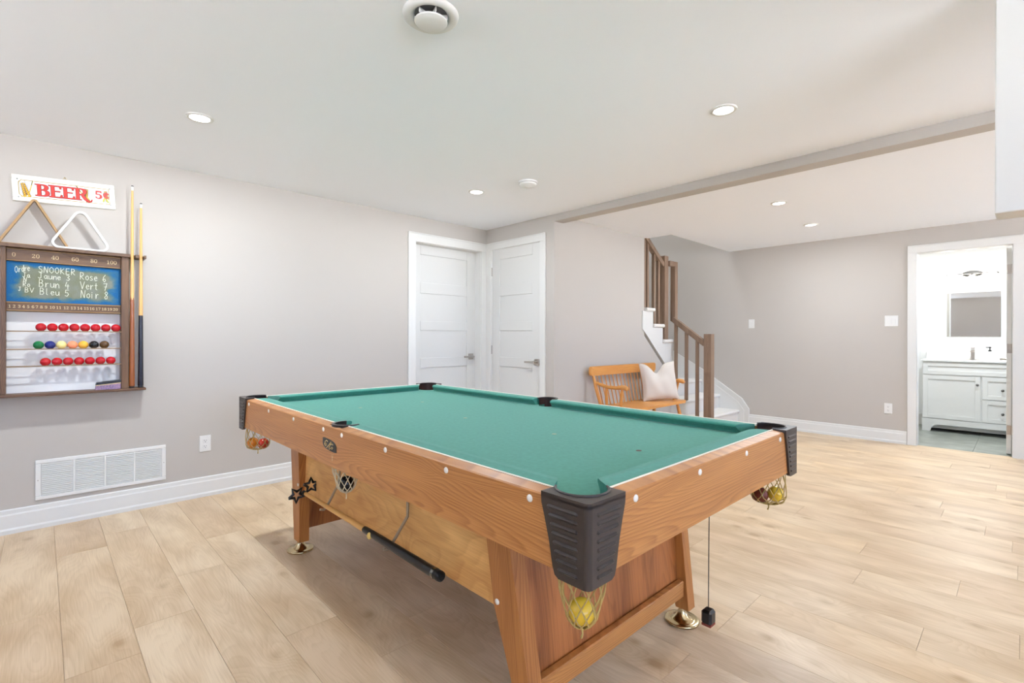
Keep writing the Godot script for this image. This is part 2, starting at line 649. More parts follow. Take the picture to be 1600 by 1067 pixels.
	baseboard("baseboard_bathroom", V(-1.6, 0, -8.252), V(-0.87, 0, -8.252), V(0, 0, 1))
	baseboard("baseboard_side", V(0.01, 0, ZF), V(XR, 0, ZF), V(0, 0, 1))


func windows() -> void:
	# daylight comes in through wide windows in the wall at the viewer's right
	glazing("window_1", 0.4, 3, "wide white window of the main room", 1.8, 1.2)
	glazing("window_2", -5.2, 2, "white window of the far room", 1.2, 1.2)
	var third := glazing("added_window_3", 0.0, 2, "added unseen window behind the viewer to brighten the left side", 0.8, 0.60)  # unseen opening added to lift the left floor and ceiling
	third.position = V(-2.3, 1.46, ZN + 0.07)
	third.rotation.y = -PI / 2


func glazing(called: String, z: float, bays: int, label: String, hw := 1.8, tall := 1.96) -> Node3D:
	var o := Node3D.new()
	o.name = called
	add_child(o)
	o.position = V(XR + 0.07, 0.86, z)
	structure(o, label)
	var f := MB.new()
	f.span(V(-0.04, 0, -hw), V(0.04, 0.06, hw), 0.003)
	f.span(V(-0.04, tall - 0.06, -hw), V(0.04, tall, hw), 0.003)
	var bay := 2.0 * hw / bays
	for k in bays + 1:
		var zz := -hw + bay * k
		f.span(V(-0.04, 0.06, maxf(zz - 0.04, -hw)), V(0.04, tall - 0.06, minf(zz + 0.04, hw)), 0.003)
	put("frame", f, M.trim, o)
	var gm := mat(Color(0.98, 0.99, 0.99, 0.06), 0.02)
	gm.transparency = BaseMaterial3D.TRANSPARENCY_ALPHA
	for k in bays:
		var g := MB.new()
		g.span(V(-0.004, 0.06, -hw + 0.04 + bay * k), V(0.004, tall - 0.06, -hw - 0.04 + bay * (k + 1)))
		put("pane", g, gm, o)
	return o


func baseboard(called: String, a: Vector3, b: Vector3, out: Vector3) -> void:
	var m := MB.new()
	var along := (b - a).normalized()
	var prof := P2([[0, 0], [0.019, 0], [0.019, 0.022], [0.014, 0.032], [0.013, 0.104], [0.010, 0.112], [0.009, 0.132], [0.004, 0.137], [0, 0.137]])
	m.prism(prof, 0.0, (b - a).length(), Transform3D(Basis(out, Vector3.UP, along), a))
	structure(put(called, m, M.trim), "white profiled baseboard")


func floor_boards() -> void:
	var fl := Node3D.new()
	fl.name = "floor"
	add_child(fl)
	structure(fl, "pale oak plank floor")
	var base := MB.new()
	base.span(V(-4.05, -0.12, ZF - 0.06), V(XR + 0.1, -0.004, ZN + 0.1))
	put("underlay", base, M.seam, fl)
	var wd := 0.2
	var gap := 0.0004
	# ends seen in the photograph, by row; other rows are staggered
	var known := {11: -0.266, 10: -0.79, 12: -0.01, 16: -0.02, 19: -0.155, 20: -0.36, 3: -1.9, 2: -2.72, 1: -2.35, 4: -1.55}
	var cache := {}
	for row in range(-11, 33):
		var z1 := -0.058 - wd * row
		var z0 := z1 - wd
		if z0 > ZN or z1 < ZF - 0.05:
			continue
		z0 = maxf(z0, ZF - 0.05)
		var len := 1.22
		var start: float = known.get(row, rng.randf_range(0.0, len))
		while start > XL - 0.02:
			start -= len
		var x := start
		while x < XR:
			var xa := maxf(x, XL)
			var xb := minf(x + len, XR)
			x += len
			if xb - xa < 0.02:
				continue
			var strip := rng.randi() % 4
			var shift := rng.randi() % 6
			var key := "%d_%d_%d_%d" % [strip, shift, int((xb - xa) * 200), int((z1 - z0) * 500)]
			var ox := shift * 0.4
			var oz := 0.2 * strip
			if not cache.has(key):
				var m := MB.new()
				m.span(V(ox + gap, -0.006, oz + gap), V(ox + xb - xa - gap, 0.0, oz + z1 - z0 - gap), 0.0006)
				cache[key] = m.mesh()
			var o := MeshInstance3D.new()
			o.name = "plank"
			o.mesh = cache[key]
			o.material_override = M.plank[rng.randi() % 4]
			fl.add_child(o, true)
			o.position = V(xa - ox, 0, z0 - oz)


# ================= doors =================
# panel door built facing +z, opening from x=0 to w, slab face at -depth
func panel_door(root: Node3D, w: float, h: float, depth: float, handle_x: float, handle_y: float, lever: float, hinge_side := -1.0) -> void:
	var fr := MB.new()
	var t := 0.035
	var st := 0.115
	var zf := -depth
	fr.span(V(0.003, 0.008, zf - t), V(st, h - 0.003, zf), 0.002)
	fr.span(V(w - st, 0.008, zf - t), V(w - 0.003, h - 0.003, zf), 0.002)
	var tops := [1.918, 1.541, 1.182, 0.817, 0.44]
	var ph := 0.27
	var prev := h - 0.003
	for k in 5:
		fr.span(V(st, tops[k], zf - t), V(w - st, prev, zf), 0.002)
		prev = tops[k] - ph
	fr.span(V(st, 0.008, zf - t), V(w - st, prev, zf), 0.002)
	var slab := put("door_slab", fr, M.door, root)
	for k in 5:
		var p := MB.new()
		p.span(V(st, tops[k] - ph, zf - t + 0.004), V(w - st, tops[k], zf - 0.009))
		put("panel", p, M.door, slab)
	var hd := MB.new()
	hd.box(V(handle_x, handle_y, zf + 0.006), V(0.06, 0.06, 0.012), 0.002)
	hd.tube([V(handle_x, handle_y, zf + 0.01), V(handle_x, handle_y, zf + 0.052)], 0.011, 12)
	hd.box(V(handle_x + lever * 0.055, handle_y, zf + 0.052), V(0.135, 0.02, 0.012), 0.003)
	var hh := put("lever_handle", hd, M.nickel, root)
	hh.set_meta("label", "brushed nickel lever on a square rose")
	if hinge_side != 0.0:
		for y in [1.8, 0.985, 0.2]:
			var hg := MB.new()
			var hx := 0.0 if hinge_side < 0 else w
			hg.tube([V(hx, y - 0.045, zf + 0.006), V(hx, y + 0.045, zf + 0.006)], 0.007, 10)
			put("hinge", hg, M.nickel, root)


func casing(root: Node3D, x0: float, x1: float, h: float, left := 0.078, right := 0.078, top := 0.086, depth := 0.12) -> void:
	var t := 0.018
	for e in [[x0 - left, 0.0, x0, h, left], [x1, 0.0, x1 + right, h, right], [x0 - left, h, x1 + right, h + top, top]]:
		var m := MB.new()
		m.span(V(e[0], e[1], 0), V(e[2], e[3], t), 0.002)
		if e[4] > 0.06:
			if e[1] > 0.0:
				m.span(V(e[0] + 0.006, e[3] - 0.014, t), V(e[2] - 0.006, e[3] - 0.004, t + 0.005), 0.002)
		put("casing", m, M.trim, root)
	var j := MB.new()
	j.span(V(x0 - 0.001, 0, -depth), V(x0 + 0.004, h, 0.001))
	j.span(V(x1 - 0.004, 0, -depth), V(x1 + 0.001, h, 0.001))
	j.span(V(x0, h - 0.004, -depth), V(x1, h + 0.001, 0.001))
	put("jamb", j, M.trim, root)


func doors() -> void:
	# storage door in the left wall: local x runs along -z
	var a := Node3D.new()
	a.name = "door_1"
	add_child(a)
	a.position = V(XL, 0, -2.539)
	a.rotation.y = PI / 2
	structure(a, "white five panel door set deep in the score board wall")
	casing(a, 0.0, 0.804, 2.014, 0.078, 0.079, 0.086, 0.125)
	panel_door(a, 0.804, 2.014, 0.085, 0.74, 0.912, -1.0, 0.0)
	var b := Node3D.new()
	b.name = "door_2"
	add_child(b)
	b.position = V(-3.877, 0, ZB)
	structure(b, "white five panel closet door in the short wall")
	casing(b, 0.0, 0.70, 2.026, 0.072, 0.07, 0.075, 0.06)
	panel_door(b, 0.70, 2.026, 0.004, 0.652, 0.878, -1.0, -1.0)


# ================= stairs =================
func stairs() -> void:
	var st := thing("staircase", V(-2.58, 0, -6.1))
	tag(st, "carpeted winder staircase with white stringers and brown wooden railing", "staircase")
	var o := st.position
	var zn := -5.62   # near side of the lower flight
	# body of the lower flight and winders, white side
	for k in 8:
		var m := MB.new()
		var top := RISE * (k + 1)
		var poly := PackedVector2Array()
		var nos := []      # line of the nosing in plan (x, z)
		if k < 2:
			var xf := -2.58 - 0.25 * k
			poly = P2([[xf, ZF + 0.014], [xf, zn + 0.01], [xf - 0.3, zn + 0.01], [xf - 0.3, ZF + 0.014]])
			nos = [V(xf, 0, ZF + 0.016), V(xf, 0, zn + 0.03)]
		elif k < 5:
			var pv := Vector2(-3.07, -5.66)
			var ends := [Vector2(-3.08, ZF + 0.014), Vector2(-3.58, ZF + 0.014), Vector2(-3.93, -6.17)]
			var e: Vector2 = ends[k - 2]
			if k == 2:
				poly = P2([[-3.07, zn], [-3.08, ZF + 0.014], [-3.93, ZF + 0.014], [-3.93, zn]])
			elif k == 3:
				poly = PackedVector2Array([pv, e, Vector2(-3.93, ZF + 0.014), Vector2(-3.93, zn), Vector2(-3.07, zn)])
			else:
				poly = PackedVector2Array([pv, e, Vector2(-3.93, zn), Vector2(-3.07, zn)])
			nos = [V(pv.x, 0, pv.y), V(e.x, 0, e.y)]
		else:
			var fz: float = [-5.622, -5.374, -5.154][k - 5]
			var run: float = [0.25, 0.222, 0.17][k - 5]
			poly = P2([[XS + 0.02, fz], [-3.93, fz], [-3.93, fz + run], [XS + 0.02, fz + run]])
			nos = [V(XS + 0.03, 0, fz), V(-3.93, 0, fz)]
		# tread slab (carpet) and riser
		var flip := Transform3D(Basis(V(1, 0, 0), V(0, 0, 1), V(0, 1, 0)), Vector3.ZERO - o)
		m.prism(poly, top - 0.04, top, flip)
		var below := MB.new()
		var fl2 := PackedVector2Array()
		for q in poly:
			fl2.append(q)
		var a0: Vector3 = nos[0]
		var a1: Vector3 = nos[1]
		m.tube([a0 + V(0, top - 0.02, 0) - o, a1 + V(0, top - 0.02, 0) - o], 0.02, 12)
		if k >= 5:
			var sd := V(XS + 0.02, top - 0.021, 0)
			m.tube([sd + V(0, 0, nos[0].z - 0.004) - o, sd + V(0, 0, nos[0].z + [0.25, 0.222, 0.17][k - 5]) - o], 0.021, 12)
		elif k < 2:
			m.tube([nos[1] + V(0.0, top - 0.02, 0) - o, nos[1] + V(-0.25, top - 0.02, 0) - o], 0.02, 12)
		var tr := put("tread", m, M.carpet, st)
		for i in fl2.size():
			if k >= 5:
				fl2[i].x = minf(fl2[i].x, XS - 0.1)
		below.prism(fl2, maxf(0.0, top - RISE - 0.04), top - 0.04, flip)
		put("riser", below, M.carpet, tr)
	# stringer on the far wall
	var sk := MB.new()
	var zf := Transform3D(Basis.IDENTITY, V(0, 0, ZF) - o)
	sk.prism(P2([[-2.44, 0], [-2.44, 0.205], [-2.53, 0.335], [-3.06, 0.69], [-3.62, 1.0], [-3.93, 1.15], [-3.93, 0.3], [-2.56, 0.0]]), 0.0, 0.014, zf)
	sk.prism(P2([[-2.443, 0.0], [-2.443, 0.205], [-2.533, 0.335], [-3.06, 0.69], [-3.06, 0.665], [-2.548, 0.315], [-2.466, 0.2], [-2.466, 0.0]]), 0.014, 0.022, zf)
	sk.prism(P2([[-2.505, 0.0], [-2.505, 0.185], [-2.58, 0.288], [-3.06, 0.61], [-3.06, 0.595], [-2.588, 0.278], [-2.517, 0.18], [-2.517, 0.0]]), 0.014, 0.019, zf)
	put("wall_stringer", sk, M.trim, st)
	# open stringer under the upper flight (on the wall beside the stairs)
	var os := MB.new()
	var xs := Transform3D(Basis(V(0, 0, -1), V(0, 1, 0), V(1, 0, 0)), V(XS, 0, 0) - o)
	os.prism(P2([[4.93, 1.215], [4.93, 1.42], [5.154, 1.42], [5.154, 1.2375], [5.374, 1.2375], [5.374, 1.055], [5.622, 1.055], [5.622, 0.64], [5.5, 0.745]]), -0.1, 0.014, xs)
	put("open_stringer", os, M.trim, st)
	# near side of the lower flight
	var ls := MB.new()
	var zx := Transform3D(Basis.IDENTITY, V(0, 0, zn) - o)
	ls.prism(P2([[-2.585, 0], [-2.585, 0.142], [-2.835, 0.142], [-2.835, 0.325], [-3.08, 0.325], [-3.08, 0.5], [-3.11, 0.5], [-3.11, 0]]), 0.0, 0.016, zx)
	put("side_stringer", ls, M.trim, st)

	# balustrade
	var b := Node3D.new()
	b.name = "railing"
	st.add_child(b)
	b.set_meta("label", "brown wooden handrail with square newel posts and balusters")
	var q := o
	var np := MB.new()
	np.box(V(-2.535, 0.58, -5.6) - q, V(0.088, 1.16, 0.088), 0.003)
	put("newel_post", np, M.stair_wood, b)
	var nu := MB.new()
	nu.box(V(XS - 0.01, (1.095 + 2.1) / 2, -5.44) - q, V(0.075, 2.1 - 1.095, 0.085), 0.003)
	put("newel_post", nu, M.stair_wood, b)
	# lower handrail
	var r1 := MB.new()
	var pa := V(-2.985, 1.345, -5.6) - q
	var pb := V(-2.575, 1.04, -5.6) - q
	bar(r1, pa, pb, 0.062, 0.058)
	put("handrail", r1, M.stair_wood, b)
	var r2 := MB.new()
	r2.span(V(-3.02, 1.32, -5.66) - q, V(-2.955, 2.045, -5.595) - q, 0.003)
	r2.span(V(-3.02, 1.985, -5.60) - q, V(-2.955, 2.045, -5.47) - q, 0.003)
	put("handrail", r2, M.stair_wood, b)
	var r3 := MB.new()
	bar(r3, V(XS - 0.01, 1.985, -5.40) - q, V(XS - 0.01, 2.27, -5.0) - q, 0.06, 0.055)
	put("handrail", r3, M.stair_wood, b)
	for e in [[-2.945, 2 * RISE, 1.30], [-2.81, 2 * RISE, 1.2], [-2.675, RISE, 1.10]]:
		var k := MB.new()
		k.span(V(e[0] - 0.017, e[1], -5.617) - q, V(e[0] + 0.017, e[2], -5.583) - q, 0.002)
		put("baluster", k, M.stair_wood, b)
	for e in [[-5.055, 8, 2.22], [-5.20, 7, 2.12], [-5.30, 7, 2.05]]:
		var k := MB.new()
		k.span(V(XS - 0.027, RISE * e[1], e[0] - 0.017) - q, V(XS + 0.007, e[2], e[0] + 0.017) - q, 0.002)
		put("baluster", k, M.stair_wood, b)
	var hp := MB.new()
	hp.span(V(XS - 0.045, RISE * 8, -5.012) - q, V(XS + 0.002, HC + 0.01, -4.982) - q, 0.002)
	put("wall_post", hp, M.stair_wood, b)


func bar(m: MB, a: Vector3, b: Vector3, w: float, h: float, bev := 0.003) -> void:
	var d := (b - a)
	var z := d.normalized()
	var x := Vector3.UP.cross(z)
	x = x.normalized() if x.length() > 0.01 else Vector3.RIGHT
	var y := z.cross(x).normalized()
	m.box((a + b) / 2, V(w, h, d.length()), bev, Basis(x, y, z))


# ================= bathroom =================
func bathroom() -> void:
	var w := MB.new()
	var white := mat(c8(240, 240, 238), 0.6)
	w.span(V(-1.6, 0, -8.37), V(1.4, HC, -8.252))
	structure(put("wall_bathroom_back", w, white), "bright white bathroom wall behind the vanity")
	for x in [-1.7, 1.4]:
		w = MB.new()
		w.span(V(x, 0, -8.37), V(x + 0.1, HC, ZF - 0.12))
		structure(put("wall_bathroom_side", w, white), "bright white bathroom side wall")
	var fl := Node3D.new()
	fl.name = "floor_bathroom"
	add_child(fl)
	structure(fl, "grey stone tile floor of the bathroom")
	var bs := MB.new()
	bs.span(V(-1.6, -0.1, -8.3), V(1.45, -0.006, ZF - 0.05))
	put("grout_bed", bs, mat(c8(150, 152, 144), 0.8), fl)
	for i in 5:
		for j in 3:
			var t := MB.new()
			var x0 := -1.55 + 0.6 * i
			var z0 := -8.3 + 0.6 * j
			var z1 := minf(z0 + 0.598, ZF - 0.055)
			if z1 - z0 > 0.02:
				t.span(V(x0, -0.008, z0), V(x0 + 0.598, -0.001, z1), 0.001)
				put("tile", t, M.tile, fl)

	# door leaf swung open against the bathroom's side, and its frame
	var d := Node3D.new()
	d.name = "door_3"
	add_child(d)
	d.position = V(-0.775, 0, ZF)
	structure(d, "white bathroom door standing open into the bathroom")
	casing(d, 0.0, 0.70, 2.0, 0.074, 0.08, 0.08, 0.12)
	var leaf := MB.new()
	leaf.span(V(0.655, 0.012, -0.82), V(0.69, 1.985, -0.125), 0.002)
	put("door_slab", leaf, M.door, d)
	for y in [1.78, 1.02, 0.24]:
		var hg := MB.new()
		hg.span(V(0.658, y - 0.045, -0.127), V(0.688, y + 0.045, -0.1225), 0.001)
		hg.tube([V(0.693, y - 0.045, -0.12), V(0.693, y + 0.045, -0.12)], 0.006, 8)
		put("hinge", hg, M.nickel, d)
	var kb := MB.new()
	kb.tube([V(0.655, 0.9, -0.76), V(0.6, 0.9, -0.76)], 0.011, 10)
	kb.box(V(0.603, 0.9, -0.71), V(0.012, 0.02, 0.13), 0.003)
	put("lever_handle", kb, M.nickel, d)

	# vanity
	var lacq := mat(c8(240, 240, 237), 0.4)
	var x0 := -0.862
	var x1 := 0.05
	var zf := -7.75
	var vn := thing("bathroom_vanity", V((x0 + x1) / 2, 0, -8.0))
	tag(vn, "white shaker bathroom vanity cabinet with a door and two drawers", "vanity")
	var o := vn.position
	var body := MB.new()
	body.span(V(x0, 0.13, -8.25) - o, V(x1, 0.838, zf - 0.02) - o, 0.002)
	# base rail with bracket feet
	var arch := [[x0, 0.0], [x0 + 0.075, 0.0], [x0 + 0.085, 0.035], [x0 + 0.11, 0.07], [x0 + 0.15, 0.085]]
	var right := [[x1 - 0.15, 0.085], [x1 - 0.11, 0.07], [x1 - 0.085, 0.035], [x1 - 0.075, 0.0], [x1, 0.0]]
	body.prism(P2(arch + right + [[x1, 0.15], [x0, 0.15]]), zf - 0.022, zf, Transform3D(Basis.IDENTITY, -o))
	body.span(V(x0, 0.0, -8.24) - o, V(x0 + 0.018, 0.14, zf - 0.022) - o)
	body.span(V(x1 - 0.018, 0.0, -8.24) - o, V(x1, 0.14, zf - 0.022) - o)
	put("body", body, lacq, vn)
	var kick := MB.new()
	kick.span(V(x0 + 0.02, 0.03, -7.86) - o, V(x1 - 0.02, 0.13, -7.845) - o)
	put("toe_board", kick, lacq, vn)
	shaker(vn, "false_front", V(x0 + 0.008, 0.685, zf) - o, V(x1 - 0.008, 0.828, zf) - o, lacq, [])
	shaker(vn, "door", V(x0 + 0.008, 0.158, zf) - o, V(-0.347, 0.672, zf) - o, lacq, [V(-0.372, 0.583, zf) - o])
	shaker(vn, "drawer", V(-0.333, 0.42, zf) - o, V(x1 - 0.008, 0.672, zf) - o, lacq, [V(-0.166, 0.532, zf) - o])
	shaker(vn, "drawer", V(-0.333, 0.158, zf) - o, V(x1 - 0.008, 0.408, zf) - o, lacq, [V(-0.166, 0.268, zf) - o])
	var ct := thing("vanity_countertop", V((x0 + x1) / 2, 0.838, -8.0))
	tag(ct, "thin white countertop with backsplash on the bathroom vanity", "countertop")
	var p := ct.position
	var gl := mat(c8(243, 243, 241), 0.15)
	var sl := MB.new()
	sl.span(V(x0 - 0.012, 0.838, -8.25) - p, V(x1 + 0.012, 0.858, zf + 0.015) - p, 0.003)
	put("slab", sl, gl, ct)
	var sp := MB.new()
	sp.span(V(x0 - 0.012, 0.858, -8.25) - p, V(x1 + 0.012, 0.94, -8.232) - p, 0.002)
	put("backsplash", sp, gl, ct)
	# faucet
	var fa := thing("faucet", V(-0.43, 0.8585, -8.1))
	tag(fa, "brushed nickel single-hole faucet on the vanity top", "faucet")
	var f1 := MB.new()
	f1.box(V(0, 0.003, 0), V(0.12, 0.006, 0.05), 0.002)
	f1.box(V(0, 0.065, 0), V(0.034, 0.12, 0.034), 0.004)
	put("body", f1, M.nickel, fa)
	var f2 := MB.new()
	f2.box(V(0, 0.1, 0.06), V(0.034, 0.02, 0.12), 0.004)
	put("spout", f2, M.nickel, fa)
	var f3 := MB.new()
	f3.box(V(0, 0.14, -0.004), V(0.036, 0.016, 0.05), 0.004)
	put("lever", f3, M.nickel, fa)
	# soap
	var so := thing("soap_dispenser", V(-0.278, 0.8585, -7.98))
	tag(so, "white soap bottle with a black pump on the vanity top", "soap dispenser")
	var s1 := MB.new()
	s1.lathe([[0.0, 0.0], [0.03, 0.0], [0.033, 0.004], [0.033, 0.085], [0.028, 0.098], [0.014, 0.106]], 20, Transform3D.IDENTITY, true)
	put("bottle", s1, mat(c8(240, 240, 238), 0.3), so)
	var s2 := MB.new()
	s2.lathe([[0.0145, 0.1], [0.0145, 0.122], [0.005, 0.124], [0.005, 0.145], [0.012, 0.147], [0.012, 0.158], [0.0, 0.16]], 16)
	s2.box(V(-0.015, 0.152, 0.0), V(0.04, 0.009, 0.01), 0.003)
	put("pump", s2, M.black, so)
	# mirror
	var mi := thing("bathroom_mirror", V(-0.435, 1.41, -8.25))
	tag(mi, "frameless rectangular mirror above the bathroom vanity", "mirror")
	var g := MB.new()
	g.box(V(0, 0, 0.006), V(0.484, 0.55, 0.008), 0.002)
	put("glass", g, mat(c8(235, 237, 236), 0.02, 1.0), mi)
	# light bar
	var lb := thing("vanity_light", V(-0.445, 1.908, -8.25))
	tag(lb, "three-arm vanity light with glass shades above the mirror", "wall light")
	var can := MB.new()
	can.ball(V(0, 0, 0), V(0.1, 0.04, 0.025), 10, 24)
	put("canopy", can, M.chrome, lb)
	var arm := MB.new()
	arm.tube([V(-0.235, 0.0, 0.055), V(0.235, 0.0, 0.055)], 0.006, 8)
	arm.tube([V(0, 0, 0.02), V(0, 0, 0.056)], 0.008, 8)
	put("arm", arm, M.satin, lb)
	var glass := mat(Color(0.97, 0.97, 0.97, 0.25), 0.1)
	glass.transparency = BaseMaterial3D.TRANSPARENCY_ALPHA
	var em := mat(Color.WHITE, 0.5)
	em.emission_enabled = true
	em.emission = Color(1, 0.98, 0.95)
	em.emission_energy_multiplier = 6.0
	for x in [-0.228, 0.0, 0.228]:
		var cup := MB.new()
		cup.lathe([[0.009, 0.004], [0.012, -0.012], [0.012, -0.022]], 14, Transform3D(Basis.IDENTITY, V(x, 0, 0.055)))
		put("lamp_holder", cup, M.satin, lb)
		var sh := MB.new()
		sh.lathe([[0.013, -0.018], [0.022, -0.03], [0.034, -0.052], [0.036, -0.058]], 18, Transform3D(Basis.IDENTITY, V(x, 0, 0.055)), true)
		put("glass_shade", sh, glass, lb)
		var bu := MB.new()
		bu.ball(V(x, -0.036, 0.055), V(0.011, 0.014, 0.011), 8, 12)
		put("light_bulb", bu, em, lb)
		var li := OmniLight3D.new()
		li.name = "bulb_light"
		li.light_size = 0.012
		li.light_energy = BULB_ENERGY
		li.light_color = Color(1, 0.98, 0.95)
		li.omni_range = 8.0
		li.omni_attenuation = 2.0
		li.shadow_enabled = true
		li.position = V(x, -0.036, 0.055)
		lb.add_child(li)


func shaker(parent: Node3D, called: String, lo: Vector3, hi: Vector3, m: Material, knobs: Array) -> void:
	var a := MB.new()
	var z := lo.z - 0.02
	var fw := 0.045
	a.span(V(lo.x, lo.y, z), V(lo.x + fw, hi.y, z + 0.02), 0.0015)
	a.span(V(hi.x - fw, lo.y, z), V(hi.x, hi.y, z + 0.02), 0.0015)
	a.span(V(lo.x + fw, lo.y, z), V(hi.x - fw, lo.y + fw, z + 0.02), 0.0015)
	a.span(V(lo.x + fw, hi.y - fw, z), V(hi.x - fw, hi.y, z + 0.02), 0.0015)
	a.span(V(lo.x + fw, lo.y + fw, z), V(hi.x - fw, hi.y - fw, z + 0.011))
	var o := put(called, a, m, parent)
	for k in knobs:
		var kb := MB.new()
		kb.lathe([[0.006, 0.0], [0.005, 0.012], [0.014, 0.018], [0.014, 0.024], [0.0, 0.028]], 14, Transform3D(Basis(V(1, 0, 0), V(0, 0, 1), V(0, -1, 0)), k), true)
		put("knob", kb, mat(c8(120, 116, 112), 0.3, 1.0), o)


# ================= pool table =================
const TX := 1.186     # half length of the rails, outside
const TZ := 0.6216    # half width
const T_EDGE := 0.780
const T_RIDGE := 0.784
const T_LOW := 0.6295
const T_BED := 0.75

func table_frame() -> Transform3D:
	return Transform3D(Basis(Vector3.UP, -0.0043), V(-1.7767, 0, -1.4042))


# a moulding along one side: section points are [inset, height, distance from corner at each end]
func rail(m: MB, side: int, sec: Array, from_end: float, to_end: float, mid_from := 0.0, mid_to := 0.0) -> void:
	# side 0: z+, 1: z-, 2: x+, 3: x-. Ends: 1 = use the section's own corner distance, else fixed position along the side
	var half := TX if side < 2 else TZ
	var ring_a := []
	var ring_b := []
	for s in sec:
		var d: float = s[0]
		var pa: float = -half + s[2] if from_end > 0.5 else mid_from + s[3] * 1.0
		var pb: float = half - s[2] if to_end > 0.5 else mid_to - s[3] * 1.0
		ring_a.append(side_point(side, pa, d, s[1]))
		ring_b.append(side_point(side, pb, d, s[1]))
	var cen := Vector3.ZERO
	for q in ring_a:
		cen += q / (2.0 * ring_a.size())
	for q in ring_b:
		cen += q / (2.0 * ring_b.size())
	var poly := PackedVector2Array()
	for s in sec:
		poly.append(Vector2(s[0], s[1]))
	var turn := -1.0 if Geometry2D.is_polygon_clockwise(poly) else 1.0
	var k := sec.size()
	for i in k:
		var j := (i + 1) % k
		var e := poly[j] - poly[i]
		var n2 := Vector2(e.y, -e.x) * turn
		var nn := side_point(side, 0, n2.x, n2.y) - side_point(side, 0, 0, 0)
		m.flat(ring_a[i], ring_a[j], ring_b[j], ring_b[i], nn)
	var idx := Geometry2D.triangulate_polygon(poly)
	var along := side_point(side, 1, 0, 0) - side_point(side, 0, 0, 0)
	for t in range(0, idx.size(), 3):
		m.tri(ring_a[idx[t]], ring_a[idx[t + 1]], ring_a[idx[t + 2]], -along, -along, -along)
		m.tri(ring_b[idx[t]], ring_b[idx[t + 1]], ring_b[idx[t + 2]], along, along, along)


func side_point(side: int, p: float, d: float, y: float) -> Vector3:
	match side:
		0: return V(p, y, TZ - d)
		1: return V(p, y, -TZ + d)
		2: return V(TX - d, y, p)
	return V(-TX + d, y, p)


func corner_frame(sx: float, sz: float) -> Transform3D:
	# x: inward along the length, z: inward along the width
	return Transform3D(Basis(V(-sx, 0, 0), V(0, 1, 0), V(0, 0, -sz)), V(sx * (TX + 0.007), 0, sz * (TZ + 0.007)))


